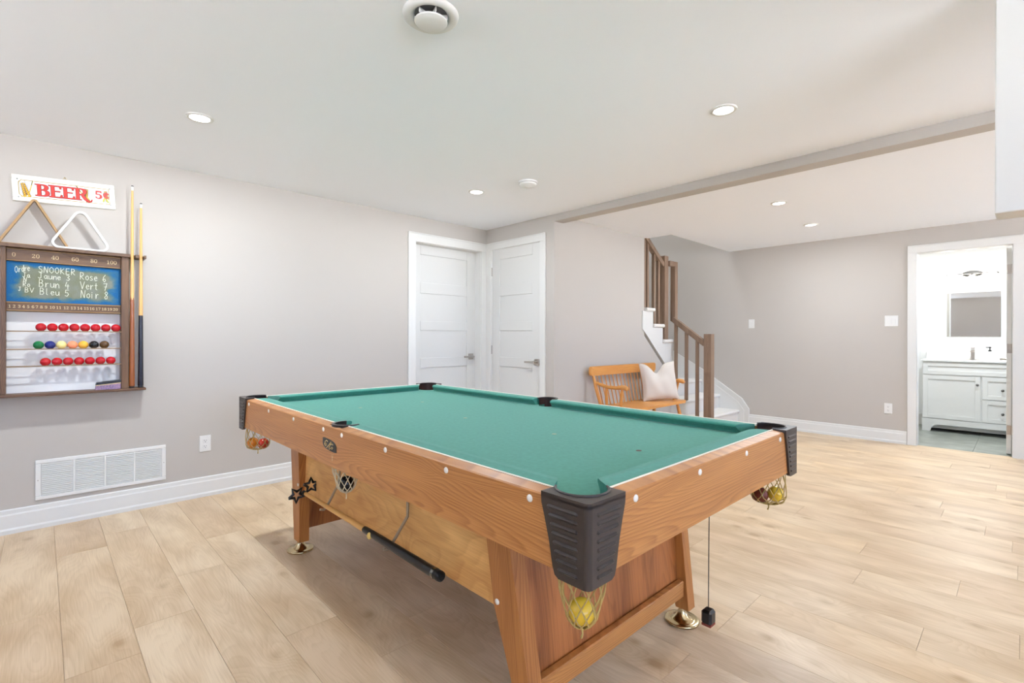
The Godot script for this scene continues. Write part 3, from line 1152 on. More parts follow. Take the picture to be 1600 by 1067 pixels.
func pool_table() -> void:
	var t := thing("pool_table")
	t.transform = table_frame()
	tag(t, "oak pool table with green cloth, black ribbed corners and net pockets", "pool table")

	# bed cloth with pocket cut-outs
	var hx := TX - 0.037
	var hz := TZ - 0.037
	var out := PackedVector2Array()
	for cr in [[1, 1], [1, -1], [-1, -1], [-1, 1]]:
		var sx: float = cr[0]
		var sz: float = cr[1]
		var cen := Vector2(sx * (TX - 0.07), sz * (TZ - 0.07))
		var pts := []
		var a0 := Vector2(0.0477, -0.033).angle()       # in inward coordinates (a, b): seen from the pocket's centre
		for k in 13:
			var an := lerpf(a0, PI / 2 - a0, k / 12.0)
			var q := Vector2(cos(an), sin(an)) * 0.058
			pts.append(cen + Vector2(-sx * q.x, -sz * q.y))
		if cr == [1, 1] or cr == [-1, -1]:
			pass
		else:
			pts.reverse()
		out.append_array(PackedVector2Array(pts))
		if cr == [1, -1] or cr == [-1, 1]:
			# side pocket half way along this long side
			var sp := []
			for k in 11:
				var an := lerpf(asin(0.023 / 0.047) * -1.0, PI + asin(0.023 / 0.047), k / 10.0)
				sp.append(Vector2(cos(an) * 0.047, sz * (TZ - 0.06) - sz * sin(an) * 0.047))
			if sz > 0:
				sp.reverse()
			out.append_array(PackedVector2Array(sp))
	var bed := MB.new()
	bed.prism(out, T_BED - 0.012, T_BED, Transform3D(Basis(V(1, 0, 0), V(0, 0, 1), V(0, 1, 0)), Vector3.ZERO))
	put("bed_cloth", bed, M.felt, t)
	var fr := MB.new()
	fr.span(V(-TX + 0.16, 0.60, -TZ + 0.15), V(TX - 0.16, T_BED - 0.013, TZ - 0.15))
	put("slate_frame", fr, M.panel, t)
	var marks := mat(c8(150, 158, 132), 0.9)
	for p in [[-0.592, 0.216], [-0.568, -0.144], [0.028, 0.018], [0.547, 0.0], [0.915, 0.005]]:
		var mk := MB.new()
		mk.lathe([[0.0, 0.0006], [0.009, 0.0006], [0.0095, 0.0]], 14, Transform3D(Basis.IDENTITY, V(p[0], T_BED, p[1])))
		put("spot", mk, marks if p[0] < 0.9 else mat(c8(92, 62, 58), 0.8), t)

	# aprons (slanted ends follow the castings), rails, beads, cushions
	var ap := [[0.0, T_LOW, 0.078, 0.0], [0.0, 0.777, 0.122, 0.0], [0.003, T_EDGE, 0.122, 0.0], [0.012, 0.7811, 0.122, 0.0], [0.012, T_LOW, 0.078, 0.0]]
	var strip := [[0.012, 0.7811, 0.122, 0.0], [0.037, T_RIDGE, 0.122, 0.0], [0.037, 0.752, 0.13, 0.0], [0.026, 0.735, 0.13, 0.0], [0.012, 0.71, 0.12, 0.0]]
	var bead := [[0.0365, 0.778, 0.122, 0.0], [0.0365, 0.7855, 0.122, 0.0], [0.038, 0.7865, 0.122, 0.0], [0.0405, 0.7865, 0.122, 0.0], [0.042, 0.785, 0.124, 0.0], [0.042, 0.778, 0.124, 0.0]]
	var cush := [[0.041, 0.7845, 0.128, 0.0], [0.08, 0.7862, 0.15, 0.004], [0.1, 0.7845, 0.168, 0.009], [0.106, 0.7805, 0.174, 0.011], [0.1065, 0.775, 0.174, 0.011], [0.09, 0.757, 0.162, 0.007], [0.088, T_BED, 0.16, 0.006], [0.041, T_BED, 0.128, 0.0]]
	var flipped := []
	for c in cush:
		flipped.append([c[0], c[1], c[2], -c[3]])
	for side in 4:
		var a := MB.new()
		rail(a, side, ap, 1, 1)
		if side < 2:
			rail(a, side, strip, 1, 0, 0, -0.055)
			rail(a, side, strip, 0, 1, 0.055, 0)
		else:
			rail(a, side, strip, 1, 1)
		var apo := put("apron", a, M.oak, t)
		var b := MB.new()
		var c := MB.new()
		if side < 2:
			rail(b, side, bead, 1, 0, 0, -0.05)
			rail(b, side, bead, 0, 1, 0.05, 0)
			rail(c, side, cush, 1, 0, 0, -0.05)
			put("cushion", c, M.felt, t)
			var c2 := MB.new()
			rail(c2, side, cush, 0, 1, 0.05, 0)
			put("cushion", c2, M.felt, t)
		else:
			rail(b, side, bead, 1, 1)
			rail(c, side, cush, 1, 1)
			put("cushion", c, M.felt, t)
		put("bead", b, M.white_bead, apo)
		# sights on the face
		var xs := [-1.026, -0.715, -0.393, -0.08, 0.08, 0.393, 0.715, 1.026] if side < 2 else [-0.46, -0.165, 0.145, 0.452]
		for x in xs:
			var s := MB.new()
			s.lathe([[0.0085, 0.0], [0.008, 0.002], [0.005, 0.0032], [0.0, 0.0036]], 16, Transform3D.IDENTITY, true)
			var so := put("bolt_cap", s, M.sight, apo)
			var at := side_point(side, x, 0.0, 0.761)
			var o3 := side_point(side, 0, -1, 0) - side_point(side, 0, 0, 0)
			so.transform = Transform3D(Basis(o3.cross(Vector3.UP), o3, Vector3.UP), at)

	# maker's plate on the near long apron
	var pl := MB.new()
	var leaf := P2([[-0.06, -0.004], [-0.06, 0.022], [-0.02, 0.020], [0.025, 0.012], [0.05, 0.0], [0.06, -0.012], [0.06, -0.026], [0.02, -0.022], [-0.025, -0.014], [-0.05, -0.006]])
	var sq := PackedVector2Array()
	for q in [[-0.06, 0.02], [-0.045, 0.022], [-0.02, 0.0215], [0.01, 0.02], [0.035, 0.0165], [0.05, 0.011], [0.06, 0.003], [0.06, -0.02], [0.045, -0.022], [0.02, -0.0215], [-0.01, -0.02], [-0.035, -0.0165], [-0.05, -0.011], [-0.06, -0.003]]:
		sq.append(Vector2(q[0], q[1]))
	leaf = sq
	pl.prism(leaf, 0.0, 0.0016)
	var plate := put("maker_plate", pl, mat(c8(40, 36, 32), 0.4), t)
	plate.position = V(-0.023, 0.71, TZ)
	plate.set_meta("label", "small dark leaf-shaped plate with a pale gold script emblem")
	var gold := mat(c8(222, 198, 140), 0.35, 0.6)
	var sc := MB.new()
	sc.tube([V(-0.012, 0.011, 0.002), V(-0.024, 0.014, 0.002), V(-0.036, 0.008, 0.002), V(-0.04, -0.001, 0.002), V(-0.033, -0.007, 0.002), V(-0.022, -0.003, 0.002), V(-0.024, 0.003, 0.002), V(-0.031, 0.002, 0.002)], 0.0017, 6)
	sc.tube([V(-0.022, -0.013, 0.002), V(-0.008, -0.005, 0.002), V(0.006, 0.006, 0.002), V(0.016, 0.014, 0.002), V(0.02, 0.01, 0.002), V(0.008, 0.0, 0.002), V(-0.002, -0.011, 0.002)], 0.0017, 6)
	sc.tube([V(0.006, 0.004, 0.002), V(0.018, 0.004, 0.002), V(0.03, 0.008, 0.002), V(0.034, 0.004, 0.002)], 0.0016, 6)
	sc.tube([V(0.0, -0.016, 0.002), V(0.012, -0.011, 0.002), V(0.026, -0.004, 0.002), V(0.034, -0.005, 0.002), V(0.024, -0.012, 0.002)], 0.0016, 6)
	put("emblem", sc, gold, plate)

	# castings and pockets
	var pockets := []
	for sx in [1.0, -1.0]:
		for sz in [1.0, -1.0]:
			casting(t, sx, sz)
			pockets.append(V(sx * (TX - 0.07), 0, sz * (TZ - 0.07)))
	for sz in [1.0, -1.0]:
		side_pocket(t, sz)
	net(t, pockets[0], 0.486, false, M.rope)
	net(t, pockets[1], 0.500, true, M.rope)
	net(t, pockets[2], 0.500, true, M.rope)
	net(t, pockets[3], 0.486, false, M.rope)
	net(t, V(0, 0.038, TZ - 0.055), 0.486, false, M.white_net)
	net(t, V(0, 0.038, -TZ + 0.055), 0.486, false, M.white_net)

	# base: legs, end panels, side panels
	var bolt: Material = M.sight
	for sx in [1.0, -1.0]:
		for sz in [1.0, -1.0]:
			var l := MB.new()
			var to := 0.80
			var ti := 0.708 if sx > 0 else 0.70
			var bo := 0.882 if sx > 0 else 0.858
			var bi := 0.828 if sx > 0 else 0.785
			var zt := 0.492
			var zb := 0.452
			var yk := 0.36
			var ko := lerpf(to, bo, 0.5)
			var ki := lerpf(ti, ti + 0.03, 1.0)
			var zk := lerpf(zt, zb, 0.5)
			var lev := [[0.66, to, ti, zt], [yk, ko, ki, zk], [0.06, bo, bi, zb]]
			for i in 2:
				var p := []
				for e in [lev[i + 1], lev[i]]:
					p.append(V(sx * e[1], e[0], sz * e[3]))
					p.append(V(sx * e[2], e[0], sz * e[3]))
					p.append(V(sx * e[2], e[0], sz * (e[3] - 0.05)))
					p.append(V(sx * e[1], e[0], sz * (e[3] - 0.05)))
				l.hexa(p)
			var leg := put("leg", l, M.oak_up, t)
			var fc := V(sx * 0.843, 0, sz * 0.425)
			var ft := MB.new()
			ft.lathe([[0.0, 0.0], [0.058, 0.0], [0.064, 0.003], [0.065, 0.009], [0.061, 0.012], [0.05, 0.010], [0.04, 0.013], [0.027, 0.022], [0.018, 0.036], [0.013, 0.048], [0.011, 0.07]], 32, Transform3D(Basis.IDENTITY, fc), true)
			put("leveler_foot", ft, M.brass, leg)
			var bc := MB.new()
			bc.lathe([[0.0085, 0.0], [0.008, 0.002], [0.0, 0.0036]], 14, Transform3D.IDENTITY, true)
			var bo2 := put("bolt_cap", bc, bolt, leg)
			bo2.transform = Transform3D(Basis(V(sz, 0, 0), V(0, 0, sz), Vector3.UP), V(sx * (ki + 0.016), yk + 0.012, sz * (zk + 0.001)))
	for sx in [1.0, -1.0]:
		var e := MB.new()
		var hw := 0.446
		e.hexa([V(sx * 0.838, 0.115, -hw + 0.03), V(sx * 0.838, 0.115, hw - 0.03), V(sx * 0.815, 0.115, hw - 0.03), V(sx * 0.815, 0.115, -hw + 0.03), V(sx * 0.772, 0.65, -hw), V(sx * 0.772, 0.65, hw), V(sx * 0.75, 0.65, hw), V(sx * 0.75, 0.65, -hw)])
		put("end_panel", e, M.panel, t)
		var r := MB.new()
		r.box(V(sx * 0.848, 0.14, 0), V(0.026, 0.062, 0.81), 0.003)
		put("bottom_rail", r, M.oak, t)
	for sz in [1.0, -1.0]:
		var s := MB.new()
		s.span(V(-0.765, 0.335, sz * 0.437 - 0.008), V(0.765, 0.65, sz * 0.437 + 0.008), 0.001)
		put("side_panel", s, M.ply, t)

	# bent strap hooks that carry the bridge stick
	var steel := mat(c8(168, 148, 120), 0.45, 0.4)
	for x in [-0.333, 0.225]:
		var h := MB.new()
		h.tube([V(x + 0.012, 0.60, 0.452), V(x + 0.03, 0.53, 0.456), V(x + 0.04, 0.48, 0.462), V(x + 0.0, 0.41, 0.478), V(x - 0.03, 0.362, 0.488), V(x - 0.034, 0.350, 0.5), V(x - 0.03, 0.356, 0.518)], 0.0055, 8)
		put("hook", h, steel, t)

	# the bridge stick
	var bs := thing("bridge_stick")
	bs.transform = table_frame() * Transform3D(Basis.IDENTITY, V(-0.02, 0.374, 0.502))
	tag(bs, "bridge cue with black double star head hung along the table's plywood side", "bridge cue")
	var sh := MB.new()
	sh.tube([V(-0.57, 0, 0), V(0.04, 0, 0)], [0.0085, 0.0115], 14)
	put("shaft", sh, mat(c8(214, 158, 84), 0.35), bs)
	var bt := MB.new()
	bt.tube([V(0.04, 0, 0), V(0.05, 0, 0), V(0.52, -0.004, 0), V(0.535, -0.004, 0)], [0.0118, 0.013, 0.0165, 0.0165], 16)
	put("butt", bt, M.black, bs)
	var bump := MB.new()
	bump.tube([V(0.535, -0.004, 0), V(0.545, -0.004, 0), V(0.55, -0.004, 0)], [0.0168, 0.016, 0.011], 16)
	put("bumper", bump, mat(c8(16, 16, 17), 0.6), bs)
	var rg := MB.new()
	rg.tube([V(0.505, -0.004, 0), V(0.518, -0.004, 0)], 0.0172, 16)
	put("collar", rg, M.chrome, bs)
	var tg := MB.new()
	tg.ball(V(0.102, -0.004, 0.012), V(0.012, 0.013, 0.009), 8, 12)
	put("knob", tg, mat(c8(226, 190, 104), 0.4), bs)
	var st := MB.new()
	for e in [[0.034, 0.016, 0.3], [-0.034, -0.016, -0.25]]:
		var ring := []
		for k in 11:
			var an: float = TAU * k / 10.0 + e[2]
			var rr := 0.036 if k % 2 == 0 else 0.016
			ring.append(V(-0.572, e[1] + 0.012 + sin(an) * rr, e[0] * -1.0 + cos(an) * rr))
		st.tube(ring, 0.0068, 8)
	st.tube([V(-0.575, 0, 0), V(-0.55, 0, 0)], 0.011, 10)
	put("star_head", st, M.black, bs)

	# balls caught in the nets
	ball_in(V(TX - 0.07, 0.5215, TZ - 0.07), c8(236, 196, 60), "yellow pool ball in the net under the ribbed corner closest to the viewer")
	var k1 := V(-(TX - 0.07), 0.5365, TZ - 0.07)
	ball_in(k1 + V(-0.020, 0.0, 0.020), c8(226, 134, 44), "orange pool ball in the net at the table corner by the air grille")
	ball_in(k1 + V(0.021, -0.004, -0.021), c8(190, 52, 34), "red pool ball in the net at the table corner by the air grille")
	var k2 := V(TX - 0.07, 0.5365, -(TZ - 0.07))
	ball_in(k2 + V(0.020, 0.0, -0.020), c8(232, 192, 58), "yellow pool ball in the net at the table corner towards the bathroom")
	ball_in(k2 + V(-0.021, -0.004, 0.021), c8(112, 46, 34), "maroon pool ball in the net at the table corner towards the bathroom")
	ball_in(V(0, 0.5595, TZ - 0.055), c8(22, 22, 26), "black pool ball in the white net of the middle side pocket")

	# chalk on a cord under the near end
	var ch := thing("hanging_chalk_holder")
	ch.transform = table_frame() * Transform3D(Basis.IDENTITY, V(1.16, 0.305, 0.036))
	tag(ch, "black chalk holder hanging on a thin cord from the table's end", "chalk holder")
	var cd := MB.new()
	cd.tube([V(0, 0.04, 0), V(0.001, 0.18, 0.001), V(0, 0.333, -0.004)], 0.0013, 6)
	put("cord", cd, M.black, ch)
	var hb := MB.new()
	hb.box(V(0, 0.024, 0), V(0.03, 0.04, 0.034), 0.006)
	put("holder", hb, M.black, ch)
	var ck := MB.new()
	ck.box(V(0, 0.0035, 0), V(0.027, 0.007, 0.03), 0.001)
	put("chalk_cube", ck, mat(c8(134, 62, 48), 0.9), ch)


func ball_in(p: Vector3, col: Color, label: String) -> void:
	var m := MB.new()
	m.ball(Vector3.ZERO, Vector3.ONE * 0.0286, 14, 24)
	var mt := mat(col, 0.12)
	var o := put("pool_ball", m, mt)
	o.position = table_frame() * p
	tag(o, label, "ball", "pool balls in the net pockets")


func casting(t: Node3D, sx: float, sz: float) -> void:
	var m := MB.new()
	var f := corner_frame(sx, sz)
	var swap := Transform3D(Basis(V(0, 0, 1), V(0, 1, 0), V(1, 0, 0)), Vector3.ZERO)
	var top := 0.783
	var bot := 0.617
	var rr := 0.014
	for g in [f, f * swap]:
		m.prism(P2([[rr, bot], [0.078, bot], [0.088, bot + 0.006], [0.094, bot + 0.022], [0.104, 0.69], [0.118, 0.74], [0.126, 0.765], [0.127, top], [rr, top]]), 0.0, 0.012, g)
		for k in 8:
			var y := 0.7615 - 0.0178 * k
			var far := lerpf(0.118, 0.085, clampf((0.765 - y) / 0.14, 0, 1)) - 0.008
			var c: Vector3 = g * V((0.027 + far) / 2, y, -0.0004)
			m.box(c, V(1, 1, 1) * 0.0 + (Vector3(far - 0.027, 0.0085, 0.0075) if g == f else Vector3(0.0075, 0.0085, far - 0.027)), 0.0034)
	# rounded upright edge
	var seg := 8
	for k in seg:
		var a0 := PI + PI / 2 * k / seg
		var a1 := PI + PI / 2 * (k + 1) / seg
		var p0: Vector3 = f * V(rr + cos(a0) * rr, bot, rr + sin(a0) * rr)
		var p1: Vector3 = f * V(rr + cos(a1) * rr, bot, rr + sin(a1) * rr)
		var n0: Vector3 = f.basis * V(cos(a0), 0, sin(a0))
		var n1: Vector3 = f.basis * V(cos(a1), 0, sin(a1))
		var up := Vector3.UP * (top - bot)
		m.tri(p0, p1, p1 + up, n0, n1, n1)
		m.tri(p0, p1 + up, p0 + up, n0, n1, n0)
	# top plate with the pocket cut
	var plan := PackedVector2Array()
	for k in seg + 1:
		var an := PI + PI / 2 - PI / 2 * k / seg
		plan.append(Vector2(rr + cos(an) * rr, rr + sin(an) * rr))
	plan.append(Vector2(0.0, 0.127))
	plan.append(Vector2(0.046, 0.127))
	var arc := []
	for k in 25:
		var an := deg_to_rad(lerpf(122.0, 328.0, k / 24.0))
		arc.append(Vector2(0.077 + cos(an) * 0.058, 0.077 + sin(an) * 0.058))
	plan.append_array(PackedVector2Array(arc))
	plan.append(Vector2(0.127, 0.046))
	plan.append(Vector2(0.127, 0.0))
	var lay := f * Transform3D(Basis(V(1, 0, 0), V(0, 0, 1), V(0, 1, 0)), Vector3.ZERO)
	m.prism(plan, top - 0.006, 0.7885, lay, true)
	var c := put("corner_casting", m, M.cast, t)
	c.set_meta("label", "black moulded corner casting with horizontal ribs")
	var lip := []
	for q in arc:
		lip.append(f * V(q.x, 0.789, q.y))
	var lm := MB.new()
	lm.tube(lip, 0.0032, 8)
	put("lip", lm, M.cast, c)
	# liner behind the mouth
	var li := MB.new()
	for k in 24:
		var q0: Vector2 = arc[k]
		var q1: Vector2 = arc[k + 1]
		var o := f * V(0.077, 0.72, 0.077)
		var a := f * V(q0.x, 0.786, q0.y)
		var b := f * V(q1.x, 0.786, q1.y)
		var dn := Vector3.DOWN * 0.13
		li.flat(a, b, b + dn, a + dn, o - a)
	put("pocket_liner", li, M.lining, c)


func side_pocket(t: Node3D, sz: float) -> void:
	var m := MB.new()
	var r := 0.047
	var inner := []
	var outer := []
	for k in 21:
		var an := lerpf(-0.35, PI + 0.35, k / 20.0)
		inner.append(V(cos(an) * r, 0, sz * (TZ - 0.06) + sz * sin(an) * r))
		outer.append(V(cos(an) * (r + 0.011), 0, sz * (TZ - 0.06) + sz * minf(sin(an) * (r + 0.011), 0.058)))
	var up := V(0, 0.789, 0)
	var lo := V(0, 0.78, 0)
	for k in 20:
		m.flat(inner[k] + up, inner[k + 1] + up, outer[k + 1] + up, outer[k] + up, Vector3.UP)
		m.flat(outer[k] + up, outer[k + 1] + up, outer[k + 1] + lo, outer[k] + lo, outer[k] - inner[k])
		m.flat(inner[k] + up, inner[k + 1] + up, inner[k + 1] + lo, inner[k] + lo, inner[k] - outer[k])
	m.flat(inner[0] + up, outer[0] + up, outer[0] + lo, inner[0] + lo, V(0, 0, -sz))
	m.flat(inner[20] + up, outer[20] + up, outer[20] + lo, inner[20] + lo, V(0, 0, -sz))
	var c := put("side_casting", m, M.cast, t)
	var li := MB.new()
	var dn := Vector3.DOWN * 0.13
	for k in 20:
		li.flat(inner[k] + up, inner[k + 1] + up, inner[k + 1] + up + dn, inner[k] + up + dn, V(0, 0, sz * (TZ - 0.06)) - inner[k])
	put("pocket_liner", li, M.lining, c)


func net(t: Node3D, at: Vector3, low: float, wide: bool, m: Material) -> void:
	var prof := [[0.054, 0.665], [0.054, 0.62], [0.049, 0.57], [0.040, 0.538], [0.033, 0.51], [0.02, 0.494], [0.004, low]]
	if wide:
		prof = [[0.054, 0.665], [0.056, 0.62], [0.060, 0.575], [0.060, 0.535], [0.052, 0.515], [0.03, 0.505], [0.004, low]]
	var mb := MB.new()
	var n := 10
	for dir in [-1.0, 1.0]:
		for k in n:
			var pts := []
			for i in 19:
				var s := i / 18.0 * (prof.size() - 1)
				var a := int(minf(s, prof.size() - 2))
				var fr := s - a
				var r := lerpf(prof[a][0], prof[a + 1][0], fr)
				var y := lerpf(prof[a][1], prof[a + 1][1], fr)
				var an: float = TAU * k / n + dir * i * 0.115
				pts.append(at + V(cos(an) * r, y, sin(an) * r))
			mb.tube(pts, 0.0017, 5, false)
	var rim := []
	for k in 17:
		rim.append(at + V(cos(TAU * k / 16) * 0.054, 0.664, sin(TAU * k / 16) * 0.054))
	mb.tube(rim, 0.003, 5, false)
	mb.tube([at + V(0, low + 0.004, 0), at + V(0.003, low - 0.012, 0.001), at + V(-0.001, low - 0.022, 0)], [0.003, 0.002, 0.003], 6)
	put("pocket_net", mb, m, t)


# ================= bench and cushion =================
func bench() -> void:
	var b := thing("wooden_bench", V(XS, 0, -4.48), PI / 2)
	tag(b, "honey-coloured wooden spindle-back bench standing against the stair wall", "bench")
	# local x along the wall (towards the far wall), z out into the room
	var seat := MB.new()
	var pts := round_poly(P2([[-0.56, 0.10], [0.56, 0.10], [0.58, 0.475], [-0.58, 0.475]]), 0.03)
	seat.prism(pts, 0.412, 0.44, Transform3D(Basis(V(1, 0, 0), V(0, 0, 1), V(0, 1, 0)), Vector3.ZERO))
	put("seat", seat, M.honey, b)
	var top := MB.new()
	var rail_p := round_poly(P2([[-0.605, 0.738], [0.605, 0.738], [0.605, 0.83], [-0.605, 0.83]]), 0.028)
	top.prism(rail_p, 0.058, 0.086, Transform3D.IDENTITY, true)
	put("back_rail", top, M.honey, b)
	for sx in [-1.0, 1.0]:
		var p := MB.new()
		p.tube([V(sx * 0.515, 0.44, 0.14), V(sx * 0.54, 0.6, 0.105), V(sx * 0.56, 0.75, 0.075)], [0.016, 0.018, 0.014], 12)
		put("back_post", p, M.honey_up, b)
		var a := MB.new()
		var ax: float = sx * 0.545
		var path := [V(ax, 0.672, 0.095), V(ax, 0.655, 0.16), V(ax, 0.638, 0.25), V(ax, 0.638, 0.34), V(ax, 0.648, 0.40), V(ax, 0.642, 0.445), V(ax, 0.628, 0.465)]
		var oval := MB.new()
		oval.tube(path, [0.014, 0.017, 0.017, 0.018, 0.022, 0.024, 0.014], 12)
		put("arm", oval, M.honey_up, b)
		for e in [[0.22, 0.20], [0.40, 0.36]]:
			a = MB.new()
			a.tube([V(sx * 0.505, 0.44, e[1]), V(sx * 0.522, 0.52, lerpf(e[1], e[0], 0.4)), V(ax, 0.64, e[0])], [0.011, 0.016, 0.010], 10)
			put("arm_post", a, M.honey_up, b)
	for k in 16:
		var x := -0.475 + 0.95 * k / 15.0
		var s := MB.new()
		s.tube([V(x * 0.985, 0.438, 0.135), V(x * 1.05, 0.745, 0.074)], [0.0065, 0.0055], 8)
		put("spindle", s, M.honey_up, b)
	for sx in [-1.0, 1.0]:
		for z in [0.15, 0.42]:
			var l := MB.new()
			var splay := 0.06 if z > 0.3 else -0.05
			l.tube([V(sx * 0.47, 0.415, z), V(sx * 0.5, 0.25, z + splay * 0.45), V(sx * 0.545, 0.0, z + splay)], [0.014, 0.021, 0.012], 12)
			put("leg", l, M.honey_up, b)
		var st := MB.new()
		st.tube([V(sx * 0.51, 0.18, 0.12), V(sx * 0.51, 0.18, 0.455)], 0.01, 10)
		put("stretcher", st, M.honey_up, b)

	var pl := MB.new()
	var n := 22
	var grid := []
	for i in n + 1:
		var row := []
		for j in n + 1:
			var u := -1.0 + 2.0 * i / n
			var w := -1.0 + 2.0 * j / n
			var pinch := 1.0 - 0.07 * (1.0 - u * u) * absf(w) * absf(w) - 0.0
			var pin2 := 1.0 - 0.07 * (1.0 - w * w) * absf(u) * absf(u)
			var x := u * 0.205 * pin2
			var y := w * 0.205 * pinch
			# chop in the top edge
			var dent := exp(-pow(u + 0.1, 2) * 9.0) * smoothstep(-0.3, 1.0, w)
			y -= 0.105 * dent
			var th := 0.075 * pow(maxf(0.0, (1.0 - u * u) * (1.0 - w * w)), 0.42)
			th *= 1.0 - 0.45 * dent
			th += 0.004 * sin(u * 9.0 + w * 4.0) * (1.0 - u * u) * (1.0 - w * w)
			row.append([x, y, th])
		grid.append(row)
	for sd in [1.0, -1.0]:
		var pos := func(i: int, j: int) -> Vector3:
			var g: Array = grid[clampi(i, 0, n)][clampi(j, 0, n)]
			return V(g[0], g[1], sd * g[2])
		var nrm := func(i: int, j: int) -> Vector3:
			var d1: Vector3 = pos.call(i + 1, j) - pos.call(i - 1, j)
			var d2: Vector3 = pos.call(i, j + 1) - pos.call(i, j - 1)
			return d1.cross(d2).normalized() * sd
		for i in n:
			for j in n:
				var a: Vector3 = pos.call(i, j)
				var b2: Vector3 = pos.call(i + 1, j)
				var c: Vector3 = pos.call(i + 1, j + 1)
				var d: Vector3 = pos.call(i, j + 1)
				pl.tri(a, b2, c, nrm.call(i, j), nrm.call(i + 1, j), nrm.call(i + 1, j + 1))
				pl.tri(a, c, d, nrm.call(i, j), nrm.call(i + 1, j + 1), nrm.call(i, j + 1))
	var cu := put("throw_pillow", pl, M.pillow)
	tag(cu, "pale beige square throw pillow propped on the wooden bench", "pillow")
	cu.position = V(-2.72, 0.648, -4.80)
	cu.rotation = V(-0.2, 0.95, 0.06)
	cu.rotation_order = EULER_ORDER_YXZ


# ================= score board =================
func score_board() -> void:
	var zn := -0.105
	var yb := 0.776
	var s := thing("snooker_scoreboard", V(XL, yb, zn), PI / 2)
	tag(s, "dark wooden snooker scoreboard with chalkboard and ball rack on the wall", "scoreboard")
	# local: x = -(z - zn), y = height - yb, z = distance from the wall
	var lx := func(z: float) -> float: return -(z - zn)
	var ly := func(y: float) -> float: return y - yb
	var dp := 0.115
	var xr: float = lx.call(-0.483)
	var xl: float = lx.call(0.285)
	var top := MB.new()
	var plan := PackedVector2Array([Vector2(xl, 0), Vector2(xr, 0), Vector2(xr, dp)])
	for z in [-0.459, -0.4148]:
		var c: float = lx.call(z)
		for q in [[0.013, dp], [0.013, 0.07], [0.009, 0.063], [-0.009, 0.063], [-0.013, 0.07], [-0.013, dp]]:
			plan.append(Vector2(c + q[0], q[1]))
	plan.append(Vector2(xl, dp))
	var lay := Transform3D(Basis(V(1, 0, 0), V(0, 0, 1), V(0, 1, 0)), Vector3.ZERO)
	top.prism(plan, ly.call(1.608), ly.call(1.626), lay)
	put("top_shelf", top, M.walnut, s)
	var bot := MB.new()
	bot.span(V(xl, 0.0, 0.0), V(xr, ly.call(0.791), dp), 0.002)
	put("bottom_shelf", bot, M.walnut, s)
	for zz in [[0.161, 0.139], [-0.361, -0.398]]:
		var st := MB.new()
		st.span(V(lx.call(zz[0]), ly.call(0.791), 0.0), V(lx.call(zz[1]), ly.call(1.608), 0.09), 0.002)
		put("stile", st, M.walnut_up, s)
	var x0: float = lx.call(0.139)
	var x1: float = lx.call(-0.361)
	# number rails
	for e in [[1.535, 1.608], [1.255, 1.309]]:
		var r := MB.new()
		r.span(V(x0, ly.call(e[0]), 0.0), V(x1, ly.call(e[1]), 0.06), 0.002)
		var ro := put("number_rail", r, M.walnut, s)
		for y in [e[0] + 0.004, e[1] - 0.005]:
			var br := MB.new()
			br.tube([V(x0, ly.call(y), 0.064), V(x1, ly.call(y), 0.064)], 0.0022, 6)
			put("slide_rod", br, mat(c8(176, 142, 92), 0.4, 0.4), ro)
	var cream := mat(c8(226, 200, 150), 0.6)
	var tops := ["0", "20", "40", "60", "80", "100"]
	var zs := [0.109, 0.021, -0.06, -0.147, -0.232, -0.316]
	for k in 6:
		letters(tops[k], 0.03, cream, s, V(lx.call(zs[k]), ly.call(1.5705), 0.0605), "number")
	for k in 20:
		var z: float = NUMZ[k]
		letters(str(k + 1), 0.0215, cream, s, V(lx.call(z), ly.call(1.2815), 0.0605), "number")
	# chalkboard
	var cb := MB.new()
	cb.span(V(x0, ly.call(1.309), 0.0), V(x1, ly.call(1.535), 0.046))
	var panel := put("chalkboard", cb, mat(c8(30, 92, 140), 0.8), s)
	var face := MB.new()
	face.quad_uv(V(x0 + 0.001, ly.call(1.310), 0.0466), V(x1 - 0.001, ly.call(1.310), 0.0466), V(x1 - 0.001, ly.call(1.534), 0.0466), V(x0 + 0.001, ly.call(1.534), 0.0466), V(0, 0, 1))
	var cm := mat(Color.WHITE, 0.85)
	cm.albedo_texture = ImageTexture.create_from_image(chalk_image())
	put("chalk_face", face, cm, panel)
	# white backing of the ball rack
	var bk := MB.new()
	bk.span(V(x0, ly.call(0.791), 0.0), V(x1, ly.call(1.255), 0.006))
	put("backing", bk, mat(c8(236, 233, 229), 0.7), s)
	var wire := mat(c8(150, 124, 96), 0.4, 0.4)
	for y in [1.166, 1.064, 0.967]:
		for d in [0.053, 0.081]:
			var w := MB.new()
			w.tube([V(x0, ly.call(y - 0.0233), d), V(x1, ly.call(y - 0.0233), d)], 0.003, 8)
			put("ball_rail", w, wire, s)
	# snooker balls
	var ord := ["first", "second", "third", "fourth", "fifth", "sixth", "seventh", "eighth"]
	var sphere := MB.new()
	sphere.ball(Vector3.ZERO, Vector3.ONE * 0.0237, 14, 24)
	var sm := sphere.mesh()
	var red := mat(c8(190, 22, 34), 0.12)
	for e in [[1.166, -0.001, -0.336, 8, "top"], [0.967, -0.020, -0.312, 7, "bottom"]]:
		for k in int(e[3]):
			var o := MeshInstance3D.new()
			o.name = numbered("snooker_ball")
			o.mesh = sm
			o.material_override = red
			add_child(o)
			o.position = V(XL + 0.067, e[0], lerpf(e[1], e[2], k / (e[3] - 1.0)))
			tag(o, "glossy red ball, %s from the left in the %s row of the ball rack" % [ord[k], e[4]], "ball", "snooker balls on the rack")
